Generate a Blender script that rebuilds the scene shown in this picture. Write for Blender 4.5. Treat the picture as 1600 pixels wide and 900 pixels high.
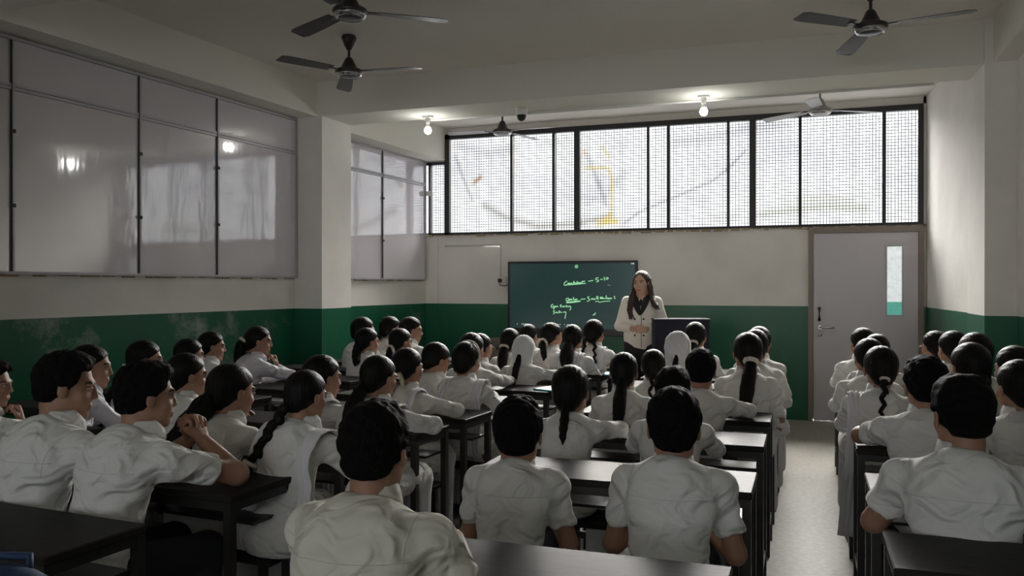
import bpy, bmesh, math, random
import numpy as np
from mathutils import Vector, Matrix

for _o in list(bpy.data.objects):
    bpy.data.objects.remove(_o, do_unlink=True)
SC = bpy.context.scene
COL = SC.collection
R = math.radians

# ------------------------------------------------------------------ camera, world, light, exposure
cam_d = bpy.data.cameras.new('camera')
cam_d.sensor_width = 36.0
cam_d.lens = 1304.0 / 1600.0 * 36.0
cam_d.clip_start = 0.05
cam_d.clip_end = 200
cam = bpy.data.objects.new('camera', cam_d)
COL.objects.link(cam)
cam.location = (0, 0, 1.5)
cam.rotation_euler = (R(90 - 0.13), 0, R(19.43))
SC.camera = cam

WORLD_STRENGTH = 1.15
SHEET_STRENGTH = .62
SUN_STRENGTH = 46.0
wd = bpy.data.worlds.new('sky')
SC.world = wd
wd.use_nodes = True
_bg = wd.node_tree.nodes['Background']
_bg.inputs[0].default_value = (0.93, 0.96, 1.0, 1)
_bg.inputs[1].default_value = WORLD_STRENGTH

SC.view_settings.view_transform = 'Standard'
SC.view_settings.look = 'None'
SC.view_settings.exposure = 1.12
SC.view_settings.gamma = 1.0
SC.view_settings.use_curve_mapping = False
SC.cycles.max_bounces = 8
SC.cycles.diffuse_bounces = 5
SC.cycles.use_denoising = True
SC.cycles.sample_clamp_indirect = 6.0
# wide soft sun added in front of the building to brighten the room
_sd = bpy.data.lights.new('sun', 'SUN')
_sd.energy = SUN_STRENGTH
_sd.angle = R(50)
_sd.color = (1.0, .97, .92)
_so = bpy.data.objects.new('sun', _sd)
COL.objects.link(_so)
_so.rotation_euler = (R(-54), 0, R(4))
_so.location = (0, 16, 9)
# sky portal over the added rear-wall opening (guides the sky's own light)
_pl = bpy.data.lights.new('rear_opening_portal', 'AREA')
_pl.shape = 'RECTANGLE'
_pl.size, _pl.size_y = 6.2, 2.3
_pl.cycles.is_portal = True
_po = bpy.data.objects.new('rear_opening_portal', _pl)
COL.objects.link(_po)
_po.location = (-2.0, -6.05, 2.0)
_po.rotation_euler = (R(90), 0, 0)

# ------------------------------------------------------------------ materials
MATS = {}
def nd(nt, t, **kw):
    n = nt.nodes.new(t)
    for k, v in kw.items():
        setattr(n, k, v)
    return n
def mat(name, col, rough=0.6, spec=0.5, metal=0.0, noise=None, bump=None, coat=0.0, emit=None, estr=0.0, sheen=0.0, attr=None):
    """col = colour; noise=(scale, amount, colour2, stretch); bump=(scale, strength, stretch)"""
    m = bpy.data.materials.new(name)
    m.use_nodes = True
    nt = m.node_tree
    b = nt.nodes['Principled BSDF']
    b.inputs['Base Color'].default_value = (*col, 1)
    b.inputs['Roughness'].default_value = rough
    b.inputs['Specular IOR Level'].default_value = spec
    b.inputs['Metallic'].default_value = metal
    b.inputs['Coat Weight'].default_value = coat
    if coat:
        b.inputs['Coat IOR'].default_value = 2.6
        b.inputs['Coat Roughness'].default_value = 0.07
    if sheen:
        b.inputs['Sheen Weight'].default_value = sheen
    tc = nd(nt, 'ShaderNodeTexCoord')
    last = None
    if noise:
        sc, amt, c2, st = noise
        mp = nd(nt, 'ShaderNodeMapping')
        mp.inputs['Scale'].default_value = st
        nt.links.new(tc.outputs['Object'], mp.inputs[0])
        nz = nd(nt, 'ShaderNodeTexNoise')
        nz.inputs['Scale'].default_value = sc
        nz.inputs['Detail'].default_value = 5
        nt.links.new(mp.outputs[0], nz.inputs['Vector'])
        rp = nd(nt, 'ShaderNodeValToRGB')
        rp.color_ramp.elements[0].position = 0.5 - 0.25
        rp.color_ramp.elements[1].position = 0.5 + 0.25
        rp.color_ramp.elements[0].color = (*[a * (1 - amt) + b_ * amt for a, b_ in zip(col, c2)], 1)
        rp.color_ramp.elements[1].color = (*col, 1)
        nt.links.new(nz.outputs['Fac'], rp.inputs[0])
        nt.links.new(rp.outputs[0], b.inputs['Base Color'])
        last = rp.outputs[0]
    if attr:
        at = nd(nt, 'ShaderNodeAttribute', attribute_name=attr)
        mx = nd(nt, 'ShaderNodeMix', data_type='RGBA', blend_type='MULTIPLY')
        mx.inputs[0].default_value = 1
        if last:
            nt.links.new(last, mx.inputs[6])
        else:
            mx.inputs[6].default_value = (*col, 1)
        nt.links.new(at.outputs['Color'], mx.inputs[7])
        nt.links.new(mx.outputs[2], b.inputs['Base Color'])
    if bump:
        sc, stg, st, *bd_ = bump
        mp = nd(nt, 'ShaderNodeMapping')
        mp.inputs['Scale'].default_value = st
        nt.links.new(tc.outputs['Object'], mp.inputs[0])
        nz = nd(nt, 'ShaderNodeTexNoise')
        nz.inputs['Scale'].default_value = sc
        nz.inputs['Detail'].default_value = bd_[2] if len(bd_) > 2 else 4
        nt.links.new(mp.outputs[0], nz.inputs['Vector'])
        bp = nd(nt, 'ShaderNodeBump')
        bp.inputs['Strength'].default_value = stg
        bp.inputs['Distance'].default_value = bd_[0] if bd_ else 0.01
        if len(bd_) > 1: nz.inputs['Distortion'].default_value = bd_[1]
        nt.links.new(nz.outputs['Fac'], bp.inputs['Height'])
        nt.links.new(bp.outputs[0], b.inputs['Normal'])
        nt.links.new(bp.outputs[0], b.inputs['Coat Normal'])
    if emit:
        b.inputs['Emission Color'].default_value = (*emit, 1)
        b.inputs['Emission Strength'].default_value = estr
    MATS[name] = m
    return m

def wall_mat(name, zsplit, white, green, smudge=0.0):
    """white distemper above a glossy green enamel dado; the paint line is at zsplit"""
    m = bpy.data.materials.new(name)
    m.use_nodes = True
    nt = m.node_tree
    b = nt.nodes['Principled BSDF']
    geo = nd(nt, 'ShaderNodeNewGeometry')
    sep = nd(nt, 'ShaderNodeSeparateXYZ')
    nt.links.new(geo.outputs['Position'], sep.inputs[0])
    gt = nd(nt, 'ShaderNodeMath', operation='GREATER_THAN')
    gt.inputs[1].default_value = zsplit
    nt.links.new(sep.outputs['Z'], gt.inputs[0])
    n1 = nd(nt, 'ShaderNodeTexNoise'); n1.inputs['Scale'].default_value = 1.6; n1.inputs['Detail'].default_value = 7
    nt.links.new(geo.outputs['Position'], n1.inputs['Vector'])
    r1 = nd(nt, 'ShaderNodeValToRGB')
    r1.color_ramp.elements[0].position = .35; r1.color_ramp.elements[1].position = .6
    r1.color_ramp.elements[0].color = (*[c * .90 for c in white], 1)
    r1.color_ramp.elements[1].color = (*white, 1)
    nt.links.new(n1.outputs['Fac'], r1.inputs[0])
    n2 = nd(nt, 'ShaderNodeTexNoise'); n2.inputs['Scale'].default_value = 2.3; n2.inputs['Detail'].default_value = 9; n2.inputs['Roughness'].default_value = .72
    nt.links.new(geo.outputs['Position'], n2.inputs['Vector'])
    r2 = nd(nt, 'ShaderNodeValToRGB')
    r2.color_ramp.elements[0].position = .55; r2.color_ramp.elements[1].position = .80
    r2.color_ramp.elements[0].color = (*green, 1)
    r2.color_ramp.elements[1].color = (*[g * (1 - smudge) + .45 * smudge for g in green], 1)
    nt.links.new(n2.outputs['Fac'], r2.inputs[0])
    mx = nd(nt, 'ShaderNodeMix', data_type='RGBA')
    nt.links.new(gt.outputs[0], mx.inputs[0])
    nt.links.new(r2.outputs[0], mx.inputs[6])
    nt.links.new(r1.outputs[0], mx.inputs[7])
    nt.links.new(mx.outputs[2], b.inputs['Base Color'])
    ro = nd(nt, 'ShaderNodeMapRange')
    ro.inputs['To Min'].default_value = .33; ro.inputs['To Max'].default_value = .85
    nt.links.new(gt.outputs[0], ro.inputs[0])
    nt.links.new(ro.outputs[0], b.inputs['Roughness'])
    n3 = nd(nt, 'ShaderNodeTexNoise'); n3.inputs['Scale'].default_value = 9; n3.inputs['Detail'].default_value = 5
    nt.links.new(geo.outputs['Position'], n3.inputs['Vector'])
    bp = nd(nt, 'ShaderNodeBump'); bp.inputs['Strength'].default_value = .18; bp.inputs['Distance'].default_value = .012
    nt.links.new(n3.outputs['Fac'], bp.inputs['Height'])
    nt.links.new(bp.outputs[0], b.inputs['Normal'])
    MATS[name] = m
    return m

WHITE = (.86, .835, .79)
GREEN = (.008, .115, .058)
ZG = 1.275
wall_mat('wall_paint', ZG, WHITE, GREEN, .10)
wall_mat('wall_paint_chalky', ZG, WHITE, GREEN, .85)
mat('ceiling_paint', (.82, .79, .73), .9, .2, noise=(1.1, .12, (.5, .47, .42), (1, 1, 1)), bump=(7, .12, (1, 1, 1)))
mat('beam_paint', (.82, .80, .735), .85, .3, noise=(1.4, .10, (.55, .53, .48), (1, 1, 1)), bump=(9, .12, (1, 1, 1)))
mat('floor_terrazzo', (.35, .325, .28), .5, .4, noise=(30, .6, (.17, .155, .13), (1, 1, 1)), bump=(60, .05, (1, 1, 1)))
mat('lavender_board', (.66, .63, .68), .3, .5, coat=1.0, noise=(.7, .10, (.56, .53, .58), (1, 1, 1)), bump=(2.2, .25, (1, 1, .35), .02))
mat('aluminium_trim', (.46, .45, .48), .4, .5, metal=.3)
mat('dark_seam', (.05, .05, .055), .6)
mat('black_frame', (.022, .022, .026), .5)
mat('wire', (.10, .10, .11), .5, metal=.4)
mat('desk_black', (.020, .019, .019), .42, .5, noise=(9, .5, (.05, .046, .042), (1, 6, 1)), bump=(40, .05, (1, 5, 1)))
mat('frame_black', (.016, .016, .017), .38, .5, noise=(14, .4, (.05, .045, .04), (1, 1, 1)))
mat('shirt_white', (.74, .74, .715), .9, .2, sheen=.15, noise=(6, .10, (.55, .55, .53), (1, 1, 1)), bump=(8, 1.0, (1, 1, 1.5), .05, .9, 1.6))
mat('shirt_cream', (.70, .68, .60), .9, .2, sheen=.15, noise=(6, .10, (.55, .54, .48), (1, 1, 1)), bump=(8, 1.0, (1, 1, 1.5), .05, .9, 1.6))
mat('shirt_lilac', (.72, .71, .77), .9, .2, sheen=.15, noise=(6, .10, (.56, .55, .60), (1, 1, 1)), bump=(8, 1.0, (1, 1, 1.5), .05, .9, 1.6))
mat('dupatta_cloth', (.72, .72, .74), .9, .2, sheen=.2, bump=(30, .3, (1, 1, .3)))
mat('scarf_white', (.68, .69, .70), .9, .2, sheen=.2, bump=(16, .35, (1, 1, .4)))
mat('seam_thread', (.60, .60, .575), .9)
mat('trouser_navy', (.014, .015, .02), .85, bump=(14, .4, (1, 1, 1)))
mat('trouser_white', (.66, .66, .66), .9, bump=(12, .5, (1, 1, 2)))
mat('shoe_black', (.012, .012, .013), .35)
mat('hair_black', (.006, .0055, .0055), .42, .5, noise=(40, .5, (.012, .010, .010), (1, 1, .1)), bump=(130, .55, (1, 1, .09)))
mat('hair_short', (.006, .0055, .0055), .6, .22, noise=(60, .5, (.012, .010, .010), (1, 1, 1)), bump=(150, .9, (1, 1, .5)))
mat('hair_brown', (.030, .017, .012), .42, .5, noise=(40, .7, (.075, .038, .024), (1, 1, .1)), bump=(120, .55, (1, 1, .09)))
mat('skin', (.35, .195, .13), .5, .4, noise=(14, .12, (.28, .145, .095), (1, 1, 1)), attr='tint')
mat('skin_light', (.62, .39, .285), .48, .4, noise=(14, .10, (.48, .28, .2), (1, 1, 1)), attr='tint')
mat('band_white', (.66, .62, .52), .8)
mat('gold', (.6, .45, .18), .3, metal=.9)
mat('glasses', (.35, .20, .15), .3)
mat('jacket_ivory', (.90, .86, .78), .85, .3, sheen=.1, noise=(8, .06, (.80, .76, .68), (1, 1, 1)), bump=(40, .2, (1, 1, 1)))
mat('black_cloth', (.011, .011, .013), .7)
mat('screen_bezel', (.010, .011, .013), .3)
mat('screen_green', (.012, .030, .030), .22, .5, emit=(.011, .036, .034), estr=.30)
mat('chalk_glow', (.35, .6, .4), .6, emit=(.42, .95, .50), estr=.30)
mat('white_glow', (.6, .65, .62), .6, emit=(.7, .85, .8), estr=.28)
mat('fan_brown', (.030, .024, .024), .32, .5)
mat('fan_grey', (.30, .28, .28), .35, .5)
mat('fan_blade_dark', (.045, .04, .04), .4)
mat('chrome', (.55, .55, .55), .22, metal=.9)
mat('plastic_white', (.72, .71, .68), .45)
mat('plastic_black', (.012, .012, .013), .3)
mat('bulb_glow', (1, 1, 1), .3, emit=(1, .99, .95), estr=35)
mat('door_grey', (.60, .57, .60), .42, .4, noise=(1.6, .12, (.52, .49, .51), (1, 1, 1)), bump=(3, .06, (1, 1, 1)))
mat('door_frame', (.27, .225, .19), .5, noise=(7, .3, (.18, .15, .12), (1, 1, 1)))
mat('plaster_raw', (.50, .42, .28), .95, noise=(20, .7, (.22, .15, .08), (1, 1, 1)), bump=(50, 1, (1, 1, 1)))
mat('lectern_navy', (.008, .010, .024), .55, .3, noise=(4, .5, (.016, .019, .036), (1, 1, 1)))
mat('armchair_tan', (.17, .145, .12), .7, bump=(24, .4, (1, 1, 1)))
mat('blue_cloth', (.012, .035, .095), .7, bump=(20, .5, (1, 1, 1)))
mat('paper', (.72, .72, .70), .8)
mat('book_blue', (.05, .28, .46), .45)
mat('teal_plastic', (.06, .36, .36), .35)

for _n in ('desk_black', 'hair_black', 'hair_short'):
    MATS[_n].node_tree.nodes['Principled BSDF'].inputs['IOR'].default_value = 1.12 if _n == 'desk_black' else 1.22

# daylight sheet: milky plastic hung outside the grille, its daylight given as emission
def sheet_mat():
    m = bpy.data.materials.new('daylight_sheet')
    m.use_nodes = True
    nt = m.node_tree
    nt.nodes.remove(nt.nodes['Principled BSDF'])
    out = nt.nodes['Material Output']
    tc = nd(nt, 'ShaderNodeTexCoord')
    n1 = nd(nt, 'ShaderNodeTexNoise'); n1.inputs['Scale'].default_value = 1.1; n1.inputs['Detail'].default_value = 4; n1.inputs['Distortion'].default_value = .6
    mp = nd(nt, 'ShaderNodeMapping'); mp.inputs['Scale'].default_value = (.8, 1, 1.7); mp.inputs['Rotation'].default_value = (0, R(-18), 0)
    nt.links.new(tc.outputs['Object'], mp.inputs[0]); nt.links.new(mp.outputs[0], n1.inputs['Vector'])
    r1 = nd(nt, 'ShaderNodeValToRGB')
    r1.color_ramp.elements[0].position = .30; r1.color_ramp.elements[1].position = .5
    r1.color_ramp.elements[0].color = (.74, .75, .79, 1); r1.color_ramp.elements[1].color = (1, 1, 1, 1)  # soft grey fold shade painted into the sheet's glow
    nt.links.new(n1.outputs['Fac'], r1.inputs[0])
    at = nd(nt, 'ShaderNodeAttribute', attribute_name='tint')
    mx = nd(nt, 'ShaderNodeMix', data_type='RGBA', blend_type='MULTIPLY'); mx.inputs[0].default_value = 1
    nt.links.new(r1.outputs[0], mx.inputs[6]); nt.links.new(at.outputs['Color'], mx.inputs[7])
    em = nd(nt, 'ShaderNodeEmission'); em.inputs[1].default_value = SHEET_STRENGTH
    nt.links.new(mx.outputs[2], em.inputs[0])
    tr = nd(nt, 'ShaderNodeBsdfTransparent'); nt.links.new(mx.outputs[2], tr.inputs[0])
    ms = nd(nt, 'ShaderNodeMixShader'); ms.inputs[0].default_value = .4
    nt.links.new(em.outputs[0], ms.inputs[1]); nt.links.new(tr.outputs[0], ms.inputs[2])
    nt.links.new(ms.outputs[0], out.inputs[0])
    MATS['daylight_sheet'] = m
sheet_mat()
def glass_mat():
    m = mat('door_glass', (.8, .85, .85), .3, noise=(30, .8, (.35, .38, .40), (1, 1, 1)), emit=(.8, .86, .86), estr=.3)  # emission stands in for daylight through the pane
glass_mat()
mat('door_glass_green', (.1, .4, .33), .3, noise=(40, .7, (.3, .55, .5), (1, 1, 1)), emit=(.06, .30, .24), estr=.35)  # daylight in the lower pane, also given as emission

# ------------------------------------------------------------------ object helpers
def link(name, me, m=None, parent=None, loc=None, rot=None):
    o = bpy.data.objects.new(name, me)
    COL.objects.link(o)
    if m is not None and me is not None and not me.materials:
        me.materials.append(MATS[m])
    if parent is not None:
        o.parent = parent
    if loc is not None:
        o.location = loc
    if rot is not None:
        o.rotation_euler = rot
    return o
def tag(o, label=None, cat=None, group=None, kind=None):
    if label: o['label'] = label
    if cat: o['category'] = cat
    if group: o['group'] = group
    if kind: o['kind'] = kind
    return o
def empty(name, loc=(0, 0, 0), rz=0, label=None, cat=None, group=None, kind=None):
    o = bpy.data.objects.new(name, None)
    o.empty_display_size = .05
    COL.objects.link(o)
    o.location = loc
    o.rotation_euler = (0, 0, rz)
    return tag(o, label, cat, group, kind)
def np_mesh(name, V, Q, smooth=True, tint=None):
    V = np.asarray(V, np.float32).reshape(-1, 3)
    Q = np.asarray(Q, np.int32)
    me = bpy.data.meshes.new(name)
    n = Q.shape[1]
    me.vertices.add(len(V)); me.vertices.foreach_set('co', V.ravel())
    me.loops.add(Q.size); me.loops.foreach_set('vertex_index', Q.ravel())
    me.polygons.add(len(Q))
    me.polygons.foreach_set('loop_start', np.arange(0, Q.size, n, dtype=np.int32))
    me.polygons.foreach_set('loop_total', np.full(len(Q), n, np.int32))
    me.polygons.foreach_set('use_smooth', np.full(len(Q), smooth))
    if tint is not None:
        a = me.attributes.new('tint', 'FLOAT_COLOR', 'POINT')
        c = np.ones((len(V), 4), np.float32); c[:, :3] = tint
        a.data.foreach_set('color', c.ravel())
    me.update(calc_edges=True)
    return me

class MB:
    def __init__(s): s.v = []; s.f = []; s.sm = []
    def add(s, V, F, smooth=False):
        b = len(s.v)
        s.v += [tuple(p) for p in V]
        s.f += [tuple(i + b for i in f) for f in F]
        s.sm += [smooth] * len(F)
        return s
    def box(s, x0, x1, y0, y1, z0, z1, c=0.0):
        if c <= 0:
            V = [(x0, y0, z0), (x1, y0, z0), (x1, y1, z0), (x0, y1, z0), (x0, y0, z1), (x1, y0, z1), (x1, y1, z1), (x0, y1, z1)]
            return s.add(V, [(3, 2, 1, 0), (4, 5, 6, 7), (0, 1, 5, 4), (1, 2, 6, 5), (2, 3, 7, 6), (3, 0, 4, 7)])
        bm = bmesh.new()
        bmesh.ops.create_cube(bm, size=1)
        for v in bm.verts:
            v.co = Vector(((x0 + x1) / 2 + v.co.x * (x1 - x0), (y0 + y1) / 2 + v.co.y * (y1 - y0), (z0 + z1) / 2 + v.co.z * (z1 - z0)))
        bmesh.ops.bevel(bm, geom=bm.edges[:], offset=c, segments=1, affect='EDGES', profile=.5)
        bm.verts.index_update()
        V = [v.co[:] for v in bm.verts]; F = [[v.index for v in f.verts] for f in bm.faces]
        bm.free()
        return s.add(V, F)
    def prism(s, poly, z0, z1):
        """poly counter-clockwise (x, y)"""
        n = len(poly)
        V = [(x, y, z0) for x, y in poly] + [(x, y, z1) for x, y in poly]
        F = [tuple(range(n - 1, -1, -1)), tuple(range(n, 2 * n))] + [(i, (i + 1) % n, n + (i + 1) % n, n + i) for i in range(n)]
        return s.add(V, F)
    def tube(s, pts, r, n=8, smooth=True):
        pts = [Vector(p) for p in pts]
        V = []; F = []
        up = Vector((0, 0, 1))
        for i, p in enumerate(pts):
            a = pts[max(i - 1, 0)]; b = pts[min(i + 1, len(pts) - 1)]
            d = (b - a).normalized()
            x = d.cross(up)
            if x.length < 1e-3: x = d.cross(Vector((1, 0, 0)))
            x.normalize(); y = d.cross(x)
            rr = r[i] if isinstance(r, (list, tuple)) else r
            for k in range(n):
                t = 2 * math.pi * k / n
                V.append(p + x * math.cos(t) * rr + y * math.sin(t) * rr)
        for i in range(len(pts) - 1):
            for k in range(n):
                F.append((i * n + k, i * n + (k + 1) % n, (i + 1) * n + (k + 1) % n, (i + 1) * n + k))
        F.append(tuple(range(n - 1, -1, -1))); F.append(tuple((len(pts) - 1) * n + k for k in range(n)))
        return s.add(V, F, smooth)
    def lathe(s, prof, c=(0, 0, 0), n=24, smooth=True):
        V = []; F = []
        for (r, z) in prof:
            for k in range(n):
                t = 2 * math.pi * k / n
                V.append((c[0] + r * math.cos(t), c[1] + r * math.sin(t), c[2] + z))
        for i in range(len(prof) - 1):
            for k in range(n):
                F.append((i * n + k, i * n + (k + 1) % n, (i + 1) * n + (k + 1) % n, (i + 1) * n + k))
        F.append(tuple(range(n - 1, -1, -1))); F.append(tuple((len(prof) - 1) * n + k for k in range(n)))
        return s.add(V, F, smooth)
    def mesh(s, name):
        me = bpy.data.meshes.new(name)
        me.from_pydata(s.v, [], s.f)
        me.polygons.foreach_set('use_smooth', s.sm)
        bm = bmesh.new(); bm.from_mesh(me); bmesh.ops.recalc_face_normals(bm, faces=bm.faces); bm.to_mesh(me); bm.free()
        me.update()
        return me
    def build(s, name, m, parent=None, loc=None, rot=None, kind=None, label=None):
        o = link(name, s.mesh(name), m, parent, loc, rot)
        return tag(o, label, None, None, kind)
def copy_tree(o, parent=None):
    c = o.copy(); COL.objects.link(c)
    c.parent = parent
    for ch in list(o.children):
        copy_tree(ch, c)
    return c

# ------------------------------------------------------------------ the room
def LW(y, off=0.0):           # left wall line, drawing in towards the front
    return -5.3495 + 0.0682 * y + off
YF = 9.89                     # front wall
YB = -6.0                     # rear wall
ZC = 3.53                     # ceiling
ZB = 3.19                     # beam soffit
XR = 1.487                    # right wall, rear bay
def S(mb, name, m, parent=None):
    return mb.build(name, m, parent, kind='structure' if parent is None else None)

S(MB().prism([(LW(YB) - .2, YB - .2), (XR + .2, YB - .2), (XR + .2, YF + .5), (LW(YF) - .5, YF + .5)], -.06, 0), 'floor', 'floor_terrazzo')
S(MB().prism([(LW(YB) - .2, YB - .2), (XR + .2, YB - .2), (XR + .2, YF + .2), (LW(YF) - .5, YF + .2)], ZC, ZC + .12), 'ceiling', 'ceiling_paint')
S(MB().prism([(LW(YB) - .15, YB), (LW(YB), YB), (LW(YF), YF), (LW(YF) - .15, YF)], 0, ZC), 'wall_left', 'wall_paint_chalky')
S(MB().prism([(XR, YB), (XR + .15, YB), (XR + .15, 7.16), (XR, 7.16)], 0, ZC), 'wall_right', 'wall_paint')
S(MB().prism([(1.30, 7.79), (1.65, 7.79), (1.65, YF), (1.207, YF)], 0, ZC), 'wall_right_front', 'wall_paint')
# front wall: below the grille, left of and above the door
mb = MB()
mb.box(LW(YF) - .3, .02, YF, YF + .16, 0, 2.165)
mb.box(.02, 1.6, YF, YF + .16, 2.14, 2.165)
mb.box(1.18, 1.6, YF, YF + .16, 0, 3.53)
mb.box(LW(YF) - .3, 1.6, YF, YF + .16, 3.455, 3.53)
mb.box(LW(YF) - .3, -4.405, YF, YF + .16, 3.10, 3.53)
S(mb, 'wall_front', 'wall_paint')
S(MB().box(LW(YF), -4.50, YF - .018, YF, 0, 2.14), 'trim_1', 'wall_paint')
S(MB().box(-1.02, .02, YF - .012, YF, 0, 2.14), 'trim_2', 'wall_paint')
# unseen rear wall with a wide opening added to let in fill light
mb = MB()
mb.box(LW(YB) - .15, -5.1, YB - .15, YB, 0, ZC); mb.box(1.1, XR + .15, YB - .15, YB, 0, ZC)
mb.box(-5.1, 1.1, YB - .15, YB, 0, .85); mb.box(-5.1, 1.1, YB - .15, YB, 3.15, ZC)
for x in (-3.1, -1.0):
    mb.box(x - .03, x + .03, YB - .1, YB - .04, .85, 3.15)
S(mb, 'wall_rear', 'wall_paint')
# columns
mb = MB(); mb.prism([(LW(7.2), 7.2), (-4.545, 7.2), (-4.52, 7.72), (LW(7.72), 7.72)], 0, ZC); S(mb, 'column_left', 'wall_paint')
S(MB().prism([(1.272, 7.15), (1.66, 7.15), (1.66, 7.80), (1.262, 7.80)], 0, ZC), 'column_right', 'wall_paint')
mb = MB(); mb.prism([(LW(3.3), 3.3), (-4.80, 3.3), (-4.77, 3.8), (LW(3.8), 3.8)], 0, ZC); S(mb, 'column_left_rear', 'wall_paint')
# beams
S(MB().box(LW(7.2), 1.65, 7.19, 7.70, ZB, ZC), 'beam_cross', 'beam_paint')
S(MB().box(LW(3.5), XR, 3.36, 3.80, ZB, ZC), 'beam_cross_rear', 'beam_paint')
S(MB().prism([(LW(YB), YB), (LW(YB, .27), YB), (LW(7.19, .27), 7.19), (LW(7.19), 7.19)], ZB, ZC), 'beam_left', 'beam_paint')
S(MB().prism([(LW(7.7), 7.7), (LW(7.7, .28), 7.7), (LW(YF, .28), YF), (LW(YF), YF)], 3.12, ZC), 'beam_left_front', 'beam_paint')
S(MB().box(1.33, XR, YB, 7.15, ZB, ZC), 'beam_right', 'beam_paint')

# ---- boarded windows along the left wall: every board is a piece of its own
def along_left(y, off):       # a point on the left wall, off metres into the room
    return LW(y) + off, y
def lw_box(mb, y0, y1, z0, z1, o0, o1):
    a = along_left(y0, o0); b = along_left(y0, o1); c = along_left(y1, o1); d = along_left(y1, o0)
    return mb.prism([a, b, c, d], z0, z1)
def boarded_window(name, ys, zb, zm, zt):
    root = empty(name, (0, 0, 0), kind='structure')
    for i in range(len(ys) - 1):
        for (z0, z1) in ((zb + .02, zm - .012), (zm + .035, zt - .02)):
            o = lw_box(MB(), ys[i] + .012, ys[i + 1] - .012, z0, z1, .004, .022 + .002 * (i % 2)).build('board_panel', 'lavender_board', root)
    for y in ys[1:-1]:
        lw_box(MB(), y - .012, y - .004, zb + .02, zt - .02, .004, .036).build('mullion', 'dark_seam', root)
        lw_box(MB(), y - .004, y + .012, zb + .02, zt - .02, .004, .034).build('mullion_strip', 'aluminium_trim', root)
        for z in (zb + .45, zb + .95):
            lw_box(MB(), y - .02, y + .012, z, z + .025, .034, .046).build('bolt', 'dark_seam', root)
    lw_box(MB(), ys[0], ys[-1], zm - .010, zm + .010, .004, .034).build('transom', 'aluminium_trim', root)
    lw_box(MB(), ys[0], ys[-1], zm + .014, zm + .033, .004, .034).build('transom', 'aluminium_trim', root)
    lw_box(MB(), ys[0], ys[-1], zb, zb + .018, .0, .036).build('frame_rail', 'aluminium_trim', root)
    lw_box(MB(), ys[0], ys[-1], zt - .018, zt, .0, .036).build('frame_rail', 'aluminium_trim', root)
    lw_box(MB(), ys[-1] - .010, ys[-1] + .012, zb, zt, .0, .036).build('frame_stile', 'aluminium_trim', root)
    lw_box(MB(), ys[0] - .012, ys[0] + .010, zb, zt, .0, .036).build('frame_stile', 'aluminium_trim', root)
    # crumbling plaster edge below
    rn = random.Random(3)
    mb = MB(); y = ys[0]
    while y < ys[-1]:
        w = rn.uniform(.05, .16)
        lw_box(mb, y, min(y + w, ys[-1]), zb - rn.uniform(.006, .016), zb - .001, 0, rn.uniform(.006, .016)); y += w + rn.uniform(0, .12)
    mb.build('plaster_edge', 'plaster_raw', root)
    return root
boarded_window('window_1', [2.9, 4.178, 5.237, 6.09, 7.19], 1.58, 2.83, 3.175)
boarded_window('window_2', [7.73, 8.797, 9.82], 1.575, 2.80, 3.118)

# ---- front grille window
wroot = empty('window_3', (0, YF, 0), kind='structure')
ZW0, ZW1 = 2.16, 3.45
def wb(x0, x1, z0, z1, y0=-.03, y1=.04, name='frame_bar'):
    MB().box(x0, x1, y0, y1, z0, z1).build(name, 'black_frame', wroot)
wb(-4.405, 1.18, ZW1 - .06, ZW1); wb(-4.68, 1.18, ZW0, ZW0 + .028)
wb(-4.405, -4.335, ZW0, ZW1)
wb(-4.68, -4.405, 3.07, 3.10); wb(-4.63, -4.60, ZW0, 3.10)
bars = [(-3.489, .03), (-2.936, .028), (-2.642, .072), (-1.771, .03), (-1.529, .032), (-.848, .03), (-.578, .072), (-.067, .034), (.793, .038)]
for x, w in bars:
    wb(x - w / 2, x + w / 2, ZW0 + .028, ZW1 - .06)
wb(1.125, 1.18, ZW0 + .028, ZW1 - .06)
edges = [-4.335] + [x for x, w in bars] + [1.125]
def wire_net(x0, x1, z0, z1, seed):
    rn = random.Random(seed)
    mb = MB(); p = .0335; w = .0030
    x = x0 + .012
    while x < x1:
        a = x + rn.uniform(-.002, .002); b = x + rn.uniform(-.002, .002)
        mb.add([(a - w, .046, z0), (a + w, .046, z0), (b + w, .046, z1), (b - w, .046, z1), (a - w, .05, z0), (a + w, .05, z0), (b + w, .05, z1), (b - w, .05, z1)],
               [(3, 2, 1, 0), (4, 5, 6, 7), (0, 1, 5, 4), (1, 2, 6, 5), (2, 3, 7, 6), (3, 0, 4, 7)]); x += p
    z = z0 + .01
    while z < z1:
        a = z + rn.uniform(-.003, .003); b = z + rn.uniform(-.003, .003)
        mb.add([(x0, .05, a - w), (x1, .05, b - w), (x1, .054, b - w), (x0, .054, a - w), (x0, .05, a + w), (x1, .05, b + w), (x1, .054, b + w), (x0, .054, a + w)],
               [(3, 2, 1, 0), (4, 5, 6, 7), (0, 1, 5, 4), (1, 2, 6, 5), (2, 3, 7, 6), (3, 0, 4, 7)]); z += p
    mb.build('wire_net', 'wire', wroot, kind='stuff')
for i in range(len(edges) - 1):
    wire_net(edges[i], edges[i + 1], ZW0 + .02, ZW1 - .05, i)
wire_net(-4.60, -4.405, ZW0 + .02, 3.075, 40)
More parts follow.
